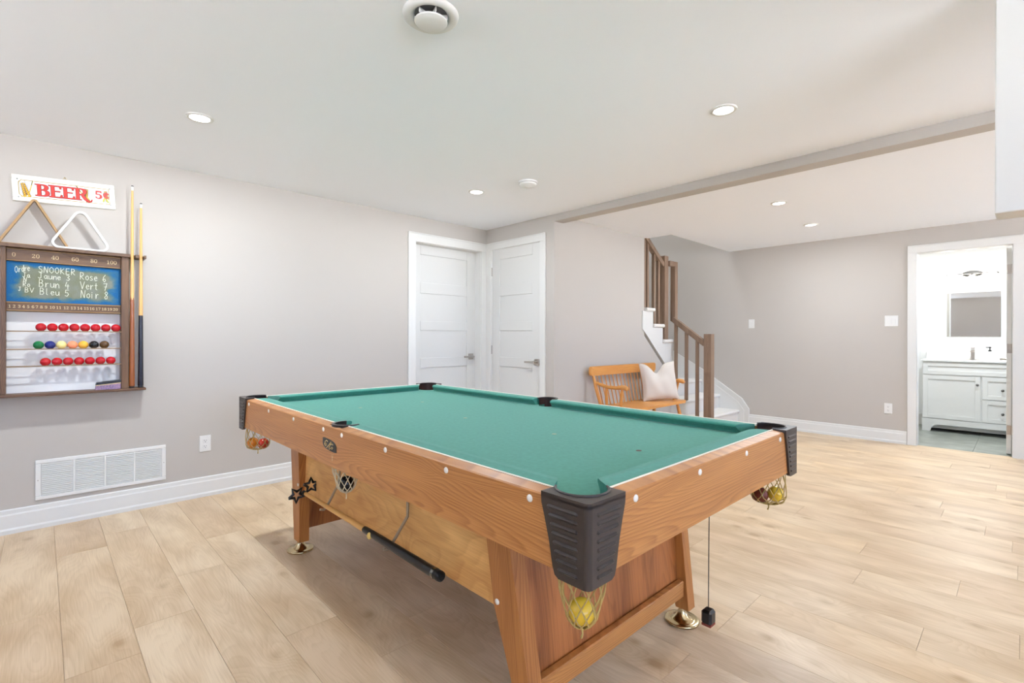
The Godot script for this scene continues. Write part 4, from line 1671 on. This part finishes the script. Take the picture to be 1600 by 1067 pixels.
	var cols := [["green", c8(20, 118, 62)], ["dark blue", c8(36, 46, 122)], ["cream", c8(244, 222, 142)], ["salmon pink", c8(250, 150, 108)], ["amber yellow", c8(248, 186, 66)], ["black", c8(24, 24, 28)], ["brown", c8(88, 58, 26)]]
	for k in 7:
		var o := MeshInstance3D.new()
		o.name = numbered("snooker_ball")
		o.mesh = sm
		o.material_override = mat(cols[k][1], 0.12)
		add_child(o)
		o.position = V(XL + 0.067, 1.064, lerpf(0.009, -0.281, k / 6.0))
		tag(o, "glossy %s ball in the middle row of the ball rack" % cols[k][0], "ball", "snooker balls on the rack")

	# chalk box on the bottom shelf
	var bx := thing("chalk_box", V(XL + 0.078, 0.7915, -0.298), PI / 2)
	tag(bx, "small printed box with a black lid on the scoreboard's bottom shelf", "box")
	var b1 := MB.new()
	b1.hexa([V(-0.06, 0, -0.02), V(0.06, 0, -0.02), V(0.06, 0, 0.02), V(-0.06, 0, 0.02), V(-0.056, 0.024, -0.02), V(0.06, 0.034, -0.02), V(0.06, 0.034, 0.02), V(-0.056, 0.024, 0.02)])
	var bmat := tri_mat(speckle(33, 0.05, c8(96, 92, 130), c8(206, 150, 170)), V(8, 8, 8), 0.5)
	put("carton", b1, bmat, bx)
	var b3 := MB.new()
	b3.hexa([V(-0.057, 0.024, -0.021), V(0.061, 0.034, -0.021), V(0.061, 0.034, 0.021), V(-0.057, 0.024, 0.021), V(-0.056, 0.029, -0.021), V(0.061, 0.039, -0.021), V(0.061, 0.039, 0.021), V(-0.056, 0.029, 0.021)])
	put("cream_edge", b3, cream, bx)
	var b2 := MB.new()
	b2.hexa([V(-0.058, 0.029, -0.022), V(0.061, 0.039, -0.022), V(0.061, 0.039, 0.022), V(-0.058, 0.029, 0.022), V(-0.054, 0.043, -0.022), V(0.061, 0.056, -0.022), V(0.061, 0.056, 0.022), V(-0.054, 0.043, 0.022)])
	put("lid", b2, M.black, bx)

	# cues
	cue("pool_cue", "maple cue with brown splice butt in the scoreboard's rack", -0.4148, 2.062, 1.345, c8(150, 84, 42), true)
	cue("pool_cue", "maple cue with black butt, outermost in the scoreboard's rack", -0.459, 1.96, 1.247, c8(30, 28, 38), false)

	# triangles on the top shelf
	rack("triangle_rack", "brown wooden ball triangle standing on the scoreboard's top shelf", 0.027, 1.905, 0.145, 0.012, 0.055, c8(168, 130, 82), 0.016)
	rack("triangle_rack", "white plastic ball triangle standing on the scoreboard's top shelf", -0.171, 1.868, 0.143, 0.062, 0.10, c8(238, 236, 230), 0.034)


func cue(called: String, label: String, z: float, y1: float, split: float, col: Color, spliced: bool) -> void:
	var c := thing(called, V(XL + 0.0785, 0.7915, z))
	tag(c, label, "cue", "cues in the scoreboard rack")
	var h := y1 - 0.791
	var sp := split - 0.791
	var rad := func(y: float) -> float: return lerpf(0.0145, 0.0058, y / h)
	var sh := MB.new()
	sh.tube([V(0, sp - (0.02 if spliced else 0.0), 0), V(0, h * 0.8, 0), V(0, h - 0.03, 0)], [rad.call(sp), rad.call(h * 0.8), rad.call(h - 0.03)], 14)
	put("shaft", sh, mat(c8(226, 172, 104), 0.3), c)
	var bt := MB.new()
	bt.tube([V(0, 0.012, 0), V(0, sp, 0)], [0.0150, rad.call(sp) + 0.0004], 16)
	if spliced:
		for k in 4:
			var an := PI / 4 + PI / 2 * k
			var d := V(cos(an), 0, sin(an))
			bt.tube([V(0, sp - 0.03, 0) + d * 0.0045, V(0, sp + 0.12, 0) + d * 0.0055], [0.0082, 0.001], 8)
	put("butt", bt, mat(col, 0.25), c)
	var bp := MB.new()
	bp.tube([V(0, 0, 0), V(0, 0.012, 0)], 0.0135, 14)
	put("bumper", bp, M.black, c)
	var fe := MB.new()
	fe.tube([V(0, h - 0.03, 0), V(0, h - 0.006, 0)], 0.0062, 12)
	put("ferrule", fe, M.sight, c)
	var tip := MB.new()
	tip.tube([V(0, h - 0.006, 0), V(0, h, 0)], 0.006, 12)
	put("tip", tip, mat(c8(56, 52, 56), 0.8), c)


func rack(called: String, label: String, z: float, y1: float, half: float, d0: float, d1: float, col: Color, r: float) -> void:
	var o := thing(called, V(XL, 1.626, z), PI / 2)
	tag(o, label, "ball rack")
	var h := y1 - 1.626
	var big := P2([[-half - 0.01, 0], [half + 0.01, 0], [0, h + r * 0.6]])
	var outer := round_poly(big, r)
	var shrunk := Geometry2D.offset_polygon(outer, -0.011, Geometry2D.JOIN_ROUND)
	var inner: PackedVector2Array = shrunk[0]
	# frame as quads between matching points of the two outlines
	var m := MB.new()
	var k := 96
	var ro := resample(outer, k)
	var ri := PackedVector2Array()
	for p in ro:
		var best := inner[0]
		var bd := 1e9
		for i in inner.size():
			var q := Geometry2D.get_closest_point_to_segment(p, inner[i], inner[(i + 1) % inner.size()])
			if q.distance_squared_to(p) < bd:
				bd = q.distance_squared_to(p)
				best = q
		ri.append(best)
	for i in k:
		var j := (i + 1) % k
		var a := ro[i]
		var b := ro[j]
		var c := ri[i]
		var d := ri[j]
		var nn := Vector3((a - c).x, (a - c).y, 0)
		m.flat(V(a.x, a.y, d0), V(b.x, b.y, d0), V(b.x, b.y, d1), V(a.x, a.y, d1), nn)
		if c.distance_to(d) > 1e-6:
			m.flat(V(c.x, c.y, d0), V(d.x, d.y, d0), V(d.x, d.y, d1), V(c.x, c.y, d1), -nn)
		m.flat(V(a.x, a.y, d1), V(b.x, b.y, d1), V(d.x, d.y, d1), V(c.x, c.y, d1), V(0, 0, 1))
		m.flat(V(a.x, a.y, d0), V(b.x, b.y, d0), V(d.x, d.y, d0), V(c.x, c.y, d0), V(0, 0, -1))
	put("frame", m, mat(col, 0.4), o)


func resample(p: PackedVector2Array, k: int) -> PackedVector2Array:
	var total := 0.0
	for i in p.size():
		total += p[i].distance_to(p[(i + 1) % p.size()])
	var out := PackedVector2Array()
	var i := 0
	var done := 0.0
	for s in k:
		var want := total * s / k
		while done + p[i].distance_to(p[(i + 1) % p.size()]) < want:
			done += p[i].distance_to(p[(i + 1) % p.size()])
			i = (i + 1) % p.size()
		var seg := p[i].distance_to(p[(i + 1) % p.size()])
		out.append(p[i].lerp(p[(i + 1) % p.size()], (want - done) / maxf(seg, 1e-9)))
	return out


const NUMZ := [0.125, 0.107, 0.087, 0.07, 0.051, 0.032, 0.016, -0.003, -0.022, -0.048, -0.076, -0.108, -0.139, -0.168, -0.198, -0.224, -0.252, -0.28, -0.307, -0.335]

# ---- chalk writing: strokes on a small image ----
const GLYPH := {
	"S": [[[3, 0.6], [1.6, 0], [0.4, 0.8], [1, 2.4], [2.6, 3.4], [3, 5], [1.6, 6], [0.2, 5.4]]],
	"N": [[[0, 6], [0.4, 0], [2.6, 6], [3.2, 0]]],
	"O": [[[1.6, 0], [0.2, 1.6], [0.2, 4.4], [1.6, 6], [3, 4.4], [3, 1.6], [1.6, 0]]],
	"K": [[[0.3, 0], [0.2, 6]], [[2.8, 0.4], [0.4, 3.2], [3, 6]]],
	"E": [[[2.8, 0], [0.3, 0.2], [0.2, 6], [2.8, 5.8]], [[0.3, 3], [2.2, 2.8]]],
	"R": [[[0.2, 6], [0.3, 0], [2.2, 0.2], [2.7, 1.6], [2, 2.9], [0.4, 3.1], [2.9, 6]]],
	"J": [[[0.8, 0], [3, 0]], [[2, 0], [2, 5], [1, 6], [0, 5]]],
	"B": [[[0.2, 6], [0.3, 0], [2, 0.1], [2.5, 1.4], [1.9, 2.7], [0.5, 2.9], [2.3, 3.2], [2.8, 4.6], [2, 6], [0.2, 6]]],
	"V": [[[0, 0], [1.5, 6], [3.2, 0]]],
	"D": [[[0.3, 0], [0.2, 6], [2, 5.6], [3, 3.4], [2, 0.6], [0.3, 0]]],
	"M": [[[0, 6], [0.5, 0], [1.7, 3.6], [2.8, 0], [3.3, 6]]],
	"a": [[[2.3, 2.8], [1, 2.3], [0.1, 4], [1, 6], [2.2, 4.9], [2.3, 2.6], [2.4, 5.6], [3, 6]]],
	"u": [[[0.1, 2.4], [0.3, 5.4], [1.3, 6], [2.4, 4.8], [2.5, 2.4], [2.6, 6]]],
	"n": [[[0.2, 2.4], [0.3, 6], [0.5, 3.6], [1.6, 2.4], [2.4, 3.2], [2.6, 6]]],
	"e": [[[0.2, 4.2], [2.3, 3.8], [1.8, 2.5], [0.6, 2.7], [0.1, 4.4], [1, 6], [2.4, 5.4]]],
	"r": [[[0.2, 2.4], [0.3, 6], [0.5, 3.8], [1.4, 2.6], [2.2, 2.7]]],
	"l": [[[0.5, 0], [0.4, 5.4], [1.2, 6]]],
	"o": [[[1.2, 2.4], [0.1, 3.6], [0.4, 5.6], [1.6, 6], [2.4, 4.6], [2, 2.8], [1.2, 2.4]]],
	"s": [[[2, 2.7], [0.8, 2.4], [0.3, 3.4], [1.6, 4.3], [2, 5.4], [0.9, 6], [0.1, 5.5]]],
	"t": [[[1, 0.6], [0.9, 5.4], [1.8, 6]], [[0, 2.4], [2, 2.3]]],
	"i": [[[0.6, 2.6], [0.6, 6]], [[0.6, 1.2], [0.7, 1.5]]],
	"d": [[[2.2, 3], [0.8, 2.5], [0.1, 4.2], [0.9, 6], [2.1, 5.2], [2.3, 0], [2.4, 6]]],
	"3": [[[0.3, 0.6], [1.6, 0], [2.5, 1.2], [1.2, 2.8], [2.7, 4.2], [1.7, 6], [0.2, 5.3]]],
	"4": [[[1.2, 0], [0.2, 3.6], [2.8, 3.4]], [[2, 2], [1.9, 6]]],
	"5": [[[2.8, 0], [0.6, 0.1], [0.4, 2.7], [1.9, 2.5], [2.7, 4.2], [1.7, 6], [0.2, 5.5]]],
	"6": [[[2.2, 0], [0.7, 2], [0.2, 4.6], [1.4, 6], [2.5, 4.8], [1.7, 3.4], [0.4, 4.2]]],
	"7": [[[0.2, 0.2], [2.8, 0], [1.2, 6]], [[0.7, 3], [2.6, 2.8]]],
	"8": [[[2.4, 0.8], [1.2, 0], [0.4, 1.3], [2.3, 4], [1.9, 5.8], [0.7, 6], [0.2, 4.6], [2.4, 1.6], [2.4, 0.8]]],
}

func chalk_image() -> Image:
	var w := 768
	var h := 352
	var im := Image.create(w, h, false, Image.FORMAT_RGB8)
	var nz := noise_bytes(401, 96, 44, w, h, 0.05, 3)
	var fine := noise_bytes(402, w, h, w, h, 0.12, 3)
	for y in h:
		for x in w:
			# blue painted slate, rubbed chalk dust over the writing area
			var dx := minf(x - 34.0, w - 34.0 - x) / 60.0
			var dy := minf(y - 16.0, h - 14.0 - y) / 36.0
			var n := nz[y * w + x] / 255.0
			var rub := clampf(minf(dx, dy) + (n - 0.5) * 1.1, 0.0, 1.0)
			var f := fine[y * w + x] / 255.0 - 0.5
			var blue := Color8(24, 98, 150)
			var dust := Color8(118, 116, 84).lerp(Color8(132, 132, 118), n)
			var c := blue.lerp(dust, rub * 0.95)
			c = Color(c.r + f * 0.09, c.g + f * 0.09, c.b + f * 0.08)
			im.set_pixel(x, y, c)
	for e in [["SNOOKER", 196, 26, 8.4, 9.0, 0.02], ["Jaune 3", 196, 84, 8.6, 8.6, 0.03], ["Brun 4", 200, 146, 9.6, 10.6, 0.05], ["Bleu 5", 206, 222, 9.2, 9.6, 0.04], ["Rose 6", 474, 56, 9.0, 11.0, 0.06], ["Vert 7", 476, 142, 9.2, 11.4, 0.03], ["Noir 8", 480, 224, 9.4, 11.6, 0.02], ["Ordre", 50, 40, 5.4, 9.4, -0.28], ["Ja", 98, 92, 6.4, 6.8, 0.05], ["N", 104, 134, 5.8, 6.2, 0.0], ["Ro", 100, 174, 6.4, 6.8, 0.05], ["J", 72, 222, 4.8, 5.6, 0.0], ["BV", 112, 226, 7.4, 6.6, 0.0]]:
		var x: float = e[1]
		var tilt: float = e[5]
		for ch in String(e[0]):
			if GLYPH.has(ch):
				for line in GLYPH[ch]:
					for i in line.size() - 1:
						var a := Vector2(x + line[i][0] * e[3], e[2] + (x - e[1]) * tilt + line[i][1] * e[4])
						var b := Vector2(x + line[i + 1][0] * e[3], e[2] + (x - e[1]) * tilt + line[i + 1][1] * e[4])
						stroke(im, a, b, 2.0, Color8(226, 226, 206), 0.85)
			x += e[3] * (4.3 if ch == ch.to_upper() and ch != " " else 3.4)
	return im


func stroke(im: Image, a: Vector2, b: Vector2, r: float, col: Color, k: float) -> void:
	var lo := Vector2(minf(a.x, b.x) - r - 1, minf(a.y, b.y) - r - 1)
	var hi := Vector2(maxf(a.x, b.x) + r + 1, maxf(a.y, b.y) + r + 1)
	for y in range(maxi(0, int(lo.y)), mini(im.get_height(), int(hi.y) + 1)):
		for x in range(maxi(0, int(lo.x)), mini(im.get_width(), int(hi.x) + 1)):
			var p := Vector2(x, y)
			var d := Geometry2D.get_closest_point_to_segment(p, a, b).distance_to(p)
			if d < r + 0.7:
				var cov := clampf(r + 0.7 - d, 0.0, 1.0) * k
				im.set_pixel(x, y, im.get_pixel(x, y).lerp(col, cov))


func blob(im: Image, c: Vector2, rx: float, ry: float, ang: float, col: Color) -> void:
	var r := maxf(rx, ry) + 1
	for y in range(maxi(0, int(c.y - r)), mini(im.get_height(), int(c.y + r) + 1)):
		for x in range(maxi(0, int(c.x - r)), mini(im.get_width(), int(c.x + r) + 1)):
			var p := (Vector2(x, y) - c).rotated(-ang)
			if pow(p.x / rx, 2) + pow(p.y / ry, 2) <= 1.0:
				im.set_pixel(x, y, col)


# ================= beer sign =================
func wheat(im: Image, base: Vector2, tip: Vector2, rows: int, size: float) -> void:
	var d := (tip - base)
	var side := Vector2(-d.y, d.x).normalized()
	var dirn := d.normalized()
	for k in rows:
		var p := base + d * (float(k) / rows)
		var s := size * (1.0 - 0.45 * k / rows)
		for sg in [-1.0, 1.0]:
			var q: Vector2 = p + side * sg * s * 0.75
			var an: float = dirn.angle() + sg * -0.55
			blob(im, q, s * 1.15, s * 0.62, an, Color8(58, 38, 14))
			blob(im, q, s * 0.92, s * 0.42, an, Color8(226, 172, 42))
		for sg in [-0.6, 0.6]:
			stroke(im, p + side * sg * s * 2.0, p + side * sg * s * 3.2 + dirn * s * 3.0, 0.7, Color8(70, 50, 22), 0.9)


func beer_sign() -> void:
	var s := thing("beer_sign", V(XL, 1.971, -0.108))
	s.basis = Basis(Vector3.UP, PI / 2) * Basis(V(0, 0, 1), 0.064)
	tag(s, "framed white sign reading BEER 5 cents hanging above the scoreboard", "sign")
	var w := 0.456
	var h := 0.15
	var fw := 0.022
	var f := MB.new()
	for e in [[-w / 2, -h / 2, w / 2, -h / 2 + fw], [-w / 2, h / 2 - fw, w / 2, h / 2], [-w / 2, -h / 2 + fw, -w / 2 + fw, h / 2 - fw], [w / 2 - fw, -h / 2 + fw, w / 2, h / 2 - fw]]:
		f.span(V(e[0], e[1], 0.0), V(e[2], e[3], 0.016), 0.003)
	put("frame", f, mat(c8(232, 228, 216), 0.4), s)
	var iw := 824
	var ih := 212
	var im := Image.create(iw, ih, false, Image.FORMAT_RGB8)
	im.fill(Color8(238, 238, 236))
	var gold := Color8(168, 138, 60)
	var y0 := 12.0
	var corners := [Vector2(36, y0), Vector2(iw - 14, y0), Vector2(iw - 14, ih - 14), Vector2(36, ih - 14), Vector2(12, ih - 40), Vector2(12, 38), Vector2(36, y0)]
	for i in corners.size() - 1:
		stroke(im, corners[i], corners[i + 1], 3.0, gold, 1.0)
	for p in [Vector2(4, 4), Vector2(4, ih - 5), Vector2(iw - 5, 6), Vector2(iw - 5, ih - 5)]:
		blob(im, p, 6, 5, 0, Color8(40, 36, 34))
	# wheat ears, stalks and leaves
	wheat(im, Vector2(74, 178), Vector2(44, 36), 7, 21.0)
	stroke(im, Vector2(30, 196), Vector2(96, 196), 5.0, Color8(214, 168, 52), 1.0)
	stroke(im, Vector2(130, 14), Vector2(86, 190), 4.0, Color8(222, 170, 46), 1.0)
	stroke(im, Vector2(128, 14), Vector2(118, 60), 3.0, Color8(66, 92, 60), 1.0)
	stroke(im, Vector2(510, 16), Vector2(578, 140), 5.0, Color8(216, 172, 60), 1.0)
	stroke(im, Vector2(506, 14), Vector2(540, 74), 3.0, Color8(54, 70, 60), 1.0)
	wheat(im, Vector2(586, 122), Vector2(602, 30), 6, 15.0)
	wheat(im, Vector2(782, 122), Vector2(778, 30), 6, 15.0)
	for e in [[584, 150, 24, 10, 1.9], [612, 160, 26, 11, 1.1], [756, 152, 24, 10, 1.9], [790, 158, 26, 11, 1.2]]:
		blob(im, Vector2(e[0], e[1]), e[2], e[3], e[4], Color8(226, 186, 58))
		blob(im, Vector2(e[0] + 4, e[1] + 8), e[2] * 0.7, e[3] * 0.5, e[4], Color8(132, 164, 92))
	stroke(im, Vector2(588, 116), Vector2(592, 196), 2.5, Color8(96, 116, 60), 1.0)
	stroke(im, Vector2(776, 118), Vector2(778, 196), 2.5, Color8(96, 116, 60), 1.0)
	var pn := MB.new()
	pn.quad_uv(V(-w / 2 + fw, -h / 2 + fw, 0.009), V(w / 2 - fw, -h / 2 + fw, 0.009), V(w / 2 - fw, h / 2 - fw, 0.009), V(-w / 2 + fw, h / 2 - fw, 0.009), V(0, 0, 1))
	pn.span(V(-w / 2 + 0.01, -h / 2 + 0.01, 0.001), V(w / 2 - 0.01, h / 2 - 0.01, 0.0085))
	var pm := mat(Color.WHITE, 0.25)
	pm.albedo_texture = ImageTexture.create_from_image(im)
	var panel := put("printed_panel", pn, pm, s)
	var dark := mat(c8(92, 18, 20), 0.4)
	var red := mat(c8(206, 48, 36), 0.35)
	var xs := [-0.103, -0.046, 0.009, 0.066]
	for k in 4:
		var ch := "BEER"[k]
		for o in [[-0.0018, 0.0012], [0.0018, -0.0016], [0.0022, 0.0008], [-0.0012, -0.0018]]:
			letters(ch, 0.098, dark, panel, V(xs[k] + o[0], -0.002 + o[1], 0.0098), "letter_outline", true, 700, 0.0006)
		letters(ch, 0.098, red, panel, V(xs[k], -0.002, 0.0105), "letter", true, 700, 0.0008)
	# flourish of the last R
	var fl := MB.new()
	fl.tube([V(0.086, -0.034, 0.0105), V(0.099, -0.043, 0.0105), V(0.113, -0.038, 0.0105), V(0.117, -0.026, 0.0105)], [0.004, 0.0042, 0.0045, 0.002], 8)
	put("flourish", fl, red, panel)
	for e in [["5", 0.150, 0.066], ["¢", 0.184, 0.056]]:
		for o in [[-0.0013, 0.001], [0.0013, -0.001]]:
			letters(e[0], e[2], dark, panel, V(e[1] + o[0], 0.006 + o[1], 0.0098), "letter_outline", true, 700, 0.0006)
		letters(e[0], e[2], red, panel, V(e[1], 0.006, 0.0105), "letter", true, 700, 0.0008)
	var hk := MB.new()
	hk.tube([V(-0.008, h / 2 - 0.004, 0.004), V(-0.006, h / 2 + 0.008, 0.005), V(0.0, h / 2 + 0.012, 0.006), V(0.006, h / 2 + 0.008, 0.005), V(0.008, h / 2 - 0.004, 0.004)], 0.0013, 6)
	hk.ball(V(0, h / 2 + 0.013, 0.004), V(0.004, 0.004, 0.003), 6, 8)
	put("hanger", hk, M.brass, s)


# ================= grille, outlets, switches =================
func wall_fittings() -> void:
	var g := thing("air_return_grille", V(XL, 0.162, -0.291), PI / 2)
	tag(g, "wide white louvred air grille low on the scoreboard wall", "vent grille")
	var w := 0.626
	var h := 0.232
	var f := MB.new()
	f.span(V(-w / 2, 0, 0), V(w / 2, 0.022, 0.009), 0.003)
	f.span(V(-w / 2, h - 0.022, 0), V(w / 2, h, 0.009), 0.003)
	f.span(V(-w / 2, 0.022, 0), V(-w / 2 + 0.024, h - 0.022, 0.009), 0.003)
	f.span(V(w / 2 - 0.024, 0.022, 0), V(w / 2, h - 0.022, 0.009), 0.003)
	put("frame", f, M.plastic, g)
	var bk := MB.new()
	bk.span(V(-w / 2 + 0.005, 0.005, 0.0005), V(w / 2 - 0.005, h - 0.005, 0.0015))
	put("back_plate", bk, M.plastic, g)
	var cw := (w - 0.048) / 4.0
	for k in 3:
		var d := MB.new()
		var x := -w / 2 + 0.024 + cw * (k + 1)
		d.span(V(x - 0.005, 0.022, 0.001), V(x + 0.005, h - 0.022, 0.008), 0.002)
		put("divider", d, M.plastic, g)
	for k in 4:
		var xa := -w / 2 + 0.024 + cw * k + 0.005
		var lv := MB.new()
		for i in 17:
			var y := 0.029 + (h - 0.058) * i / 16.0
			lv.box(V(xa + (cw - 0.01) / 2, y, 0.0045), V(cw - 0.008, 0.0012, 0.009), 0.0, Basis(V(1, 0, 0), 0.6))
		var lo := put("louvres", lv, M.plastic, g)
		lo.set_meta("kind", "stuff")
	for sx in [-1.0, 1.0]:
		var sc := MB.new()
		sc.lathe([[0.003, 0.0], [0.0, 0.0012]], 10, Transform3D(Basis(V(1, 0, 0), V(0, 0, 1), V(0, -1, 0)), V(sx * (w / 2 - 0.012), h / 2, 0.009)))
		put("screw", sc, M.nickel, g)

	outlet(V(XL, 0.368, -0.832), PI / 2, "white wall outlet beside the louvred air grille")
	outlet(V(-1.01, 0.362, ZF), 0.0, "white wall outlet low on the far wall by the bathroom door")
	switch_plate(V(-2.417, 1.295, ZF), 1, "single white light switch on the far wall by the stairs")
	switch_plate(V(-0.985, 1.30, ZF), 2, "double white light switch beside the bathroom door")


func outlet(at: Vector3, turn: float, label: String) -> void:
	var o := thing("wall_outlet", at, turn)
	tag(o, label, "outlet")
	var p := MB.new()
	p.box(V(0, 0, 0.003), V(0.07, 0.112, 0.006), 0.0025)
	put("cover_plate", p, M.plastic, o)
	for sy in [-1.0, 1.0]:
		var r := MB.new()
		r.box(V(0, sy * 0.0195, 0.0068), V(0.03, 0.027, 0.0025), 0.001)
		var ro := put("socket", r, M.plastic, o)
		var s := MB.new()
		s.box(V(-0.006, sy * 0.0195 + 0.003, 0.0081), V(0.0022, 0.008, 0.0005))
		s.box(V(0.006, sy * 0.0195 + 0.003, 0.0081), V(0.0022, 0.0065, 0.0005))
		s.box(V(0, sy * 0.0195 - 0.007, 0.0081), V(0.0045, 0.0045, 0.0005))
		put("slots", s, M.slot, ro)


func switch_plate(at: Vector3, gangs: int, label: String) -> void:
	var o := thing("light_switch", at)
	tag(o, label, "light switch")
	var p := MB.new()
	p.box(V(0, 0, 0.003), V(0.072 + 0.044 * (gangs - 1), 0.114, 0.006), 0.0025)
	put("cover_plate", p, M.plastic, o)
	for k in gangs:
		var x := (k - (gangs - 1) / 2.0) * 0.045
		var r := MB.new()
		r.box(V(x, 0, 0.0068), V(0.032, 0.066, 0.004), 0.0015, Basis(V(1, 0, 0), 0.05))
		put("rocker", r, M.plastic, o)


func ceiling_fittings() -> void:
	var d := thing("ceiling_air_diffuser", V(-1.452, HC, -0.992))
	tag(d, "round white ceiling air diffuser with a domed centre disc", "air vent")
	var flip := Transform3D(Basis(V(1, 0, 0), V(0, -1, 0), V(0, 0, -1)), Vector3.ZERO)
	var ring := MB.new()
	ring.lathe([[0.098, 0.0], [0.096, 0.008], [0.086, 0.015], [0.072, 0.013], [0.06, 0.004], [0.056, -0.02]], 48, flip, true)
	put("outer_ring", ring, M.plastic, d)
	var cone := MB.new()
	cone.lathe([[0.0, 0.034], [0.03, 0.033], [0.055, 0.029], [0.058, 0.025], [0.05, 0.02], [0.0, 0.014]], 40, flip, true)
	put("centre_disc", cone, M.plastic, d)
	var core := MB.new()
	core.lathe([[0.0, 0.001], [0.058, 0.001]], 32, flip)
	put("throat_shade", core, mat(c8(112, 112, 112), 0.5, 0.6), d)  # flat disc on solid ceiling, its grey standing in for duct shade
	var ribs := MB.new()
	for k in 6:
		var an := TAU * k / 6 + 0.3
		ribs.box(V(cos(an) * 0.03, -0.012, sin(an) * 0.03), V(0.058, 0.018, 0.003), 0.0, Basis(Vector3.UP, -an))
	put("spokes", ribs, M.plastic, d)

	var s := thing("smoke_alarm", V(-2.514, HC, -2.569))
	tag(s, "round white smoke alarm on the ceiling near the doors", "smoke alarm")
	var b := MB.new()
	b.lathe([[0.068, 0.0], [0.068, 0.01], [0.064, 0.013]], 40, flip)
	put("base", b, M.plastic, s)
	var gapm := MB.new()
	gapm.lathe([[0.06, 0.012], [0.06, 0.017]], 40, flip)
	put("vent_gap", gapm, M.plastic, s)
	var c := MB.new()
	c.lathe([[0.062, 0.016], [0.064, 0.02], [0.058, 0.03], [0.04, 0.037], [0.018, 0.038], [0.016, 0.042], [0.0, 0.043]], 40, flip, true)
	put("cover", c, M.plastic, s)
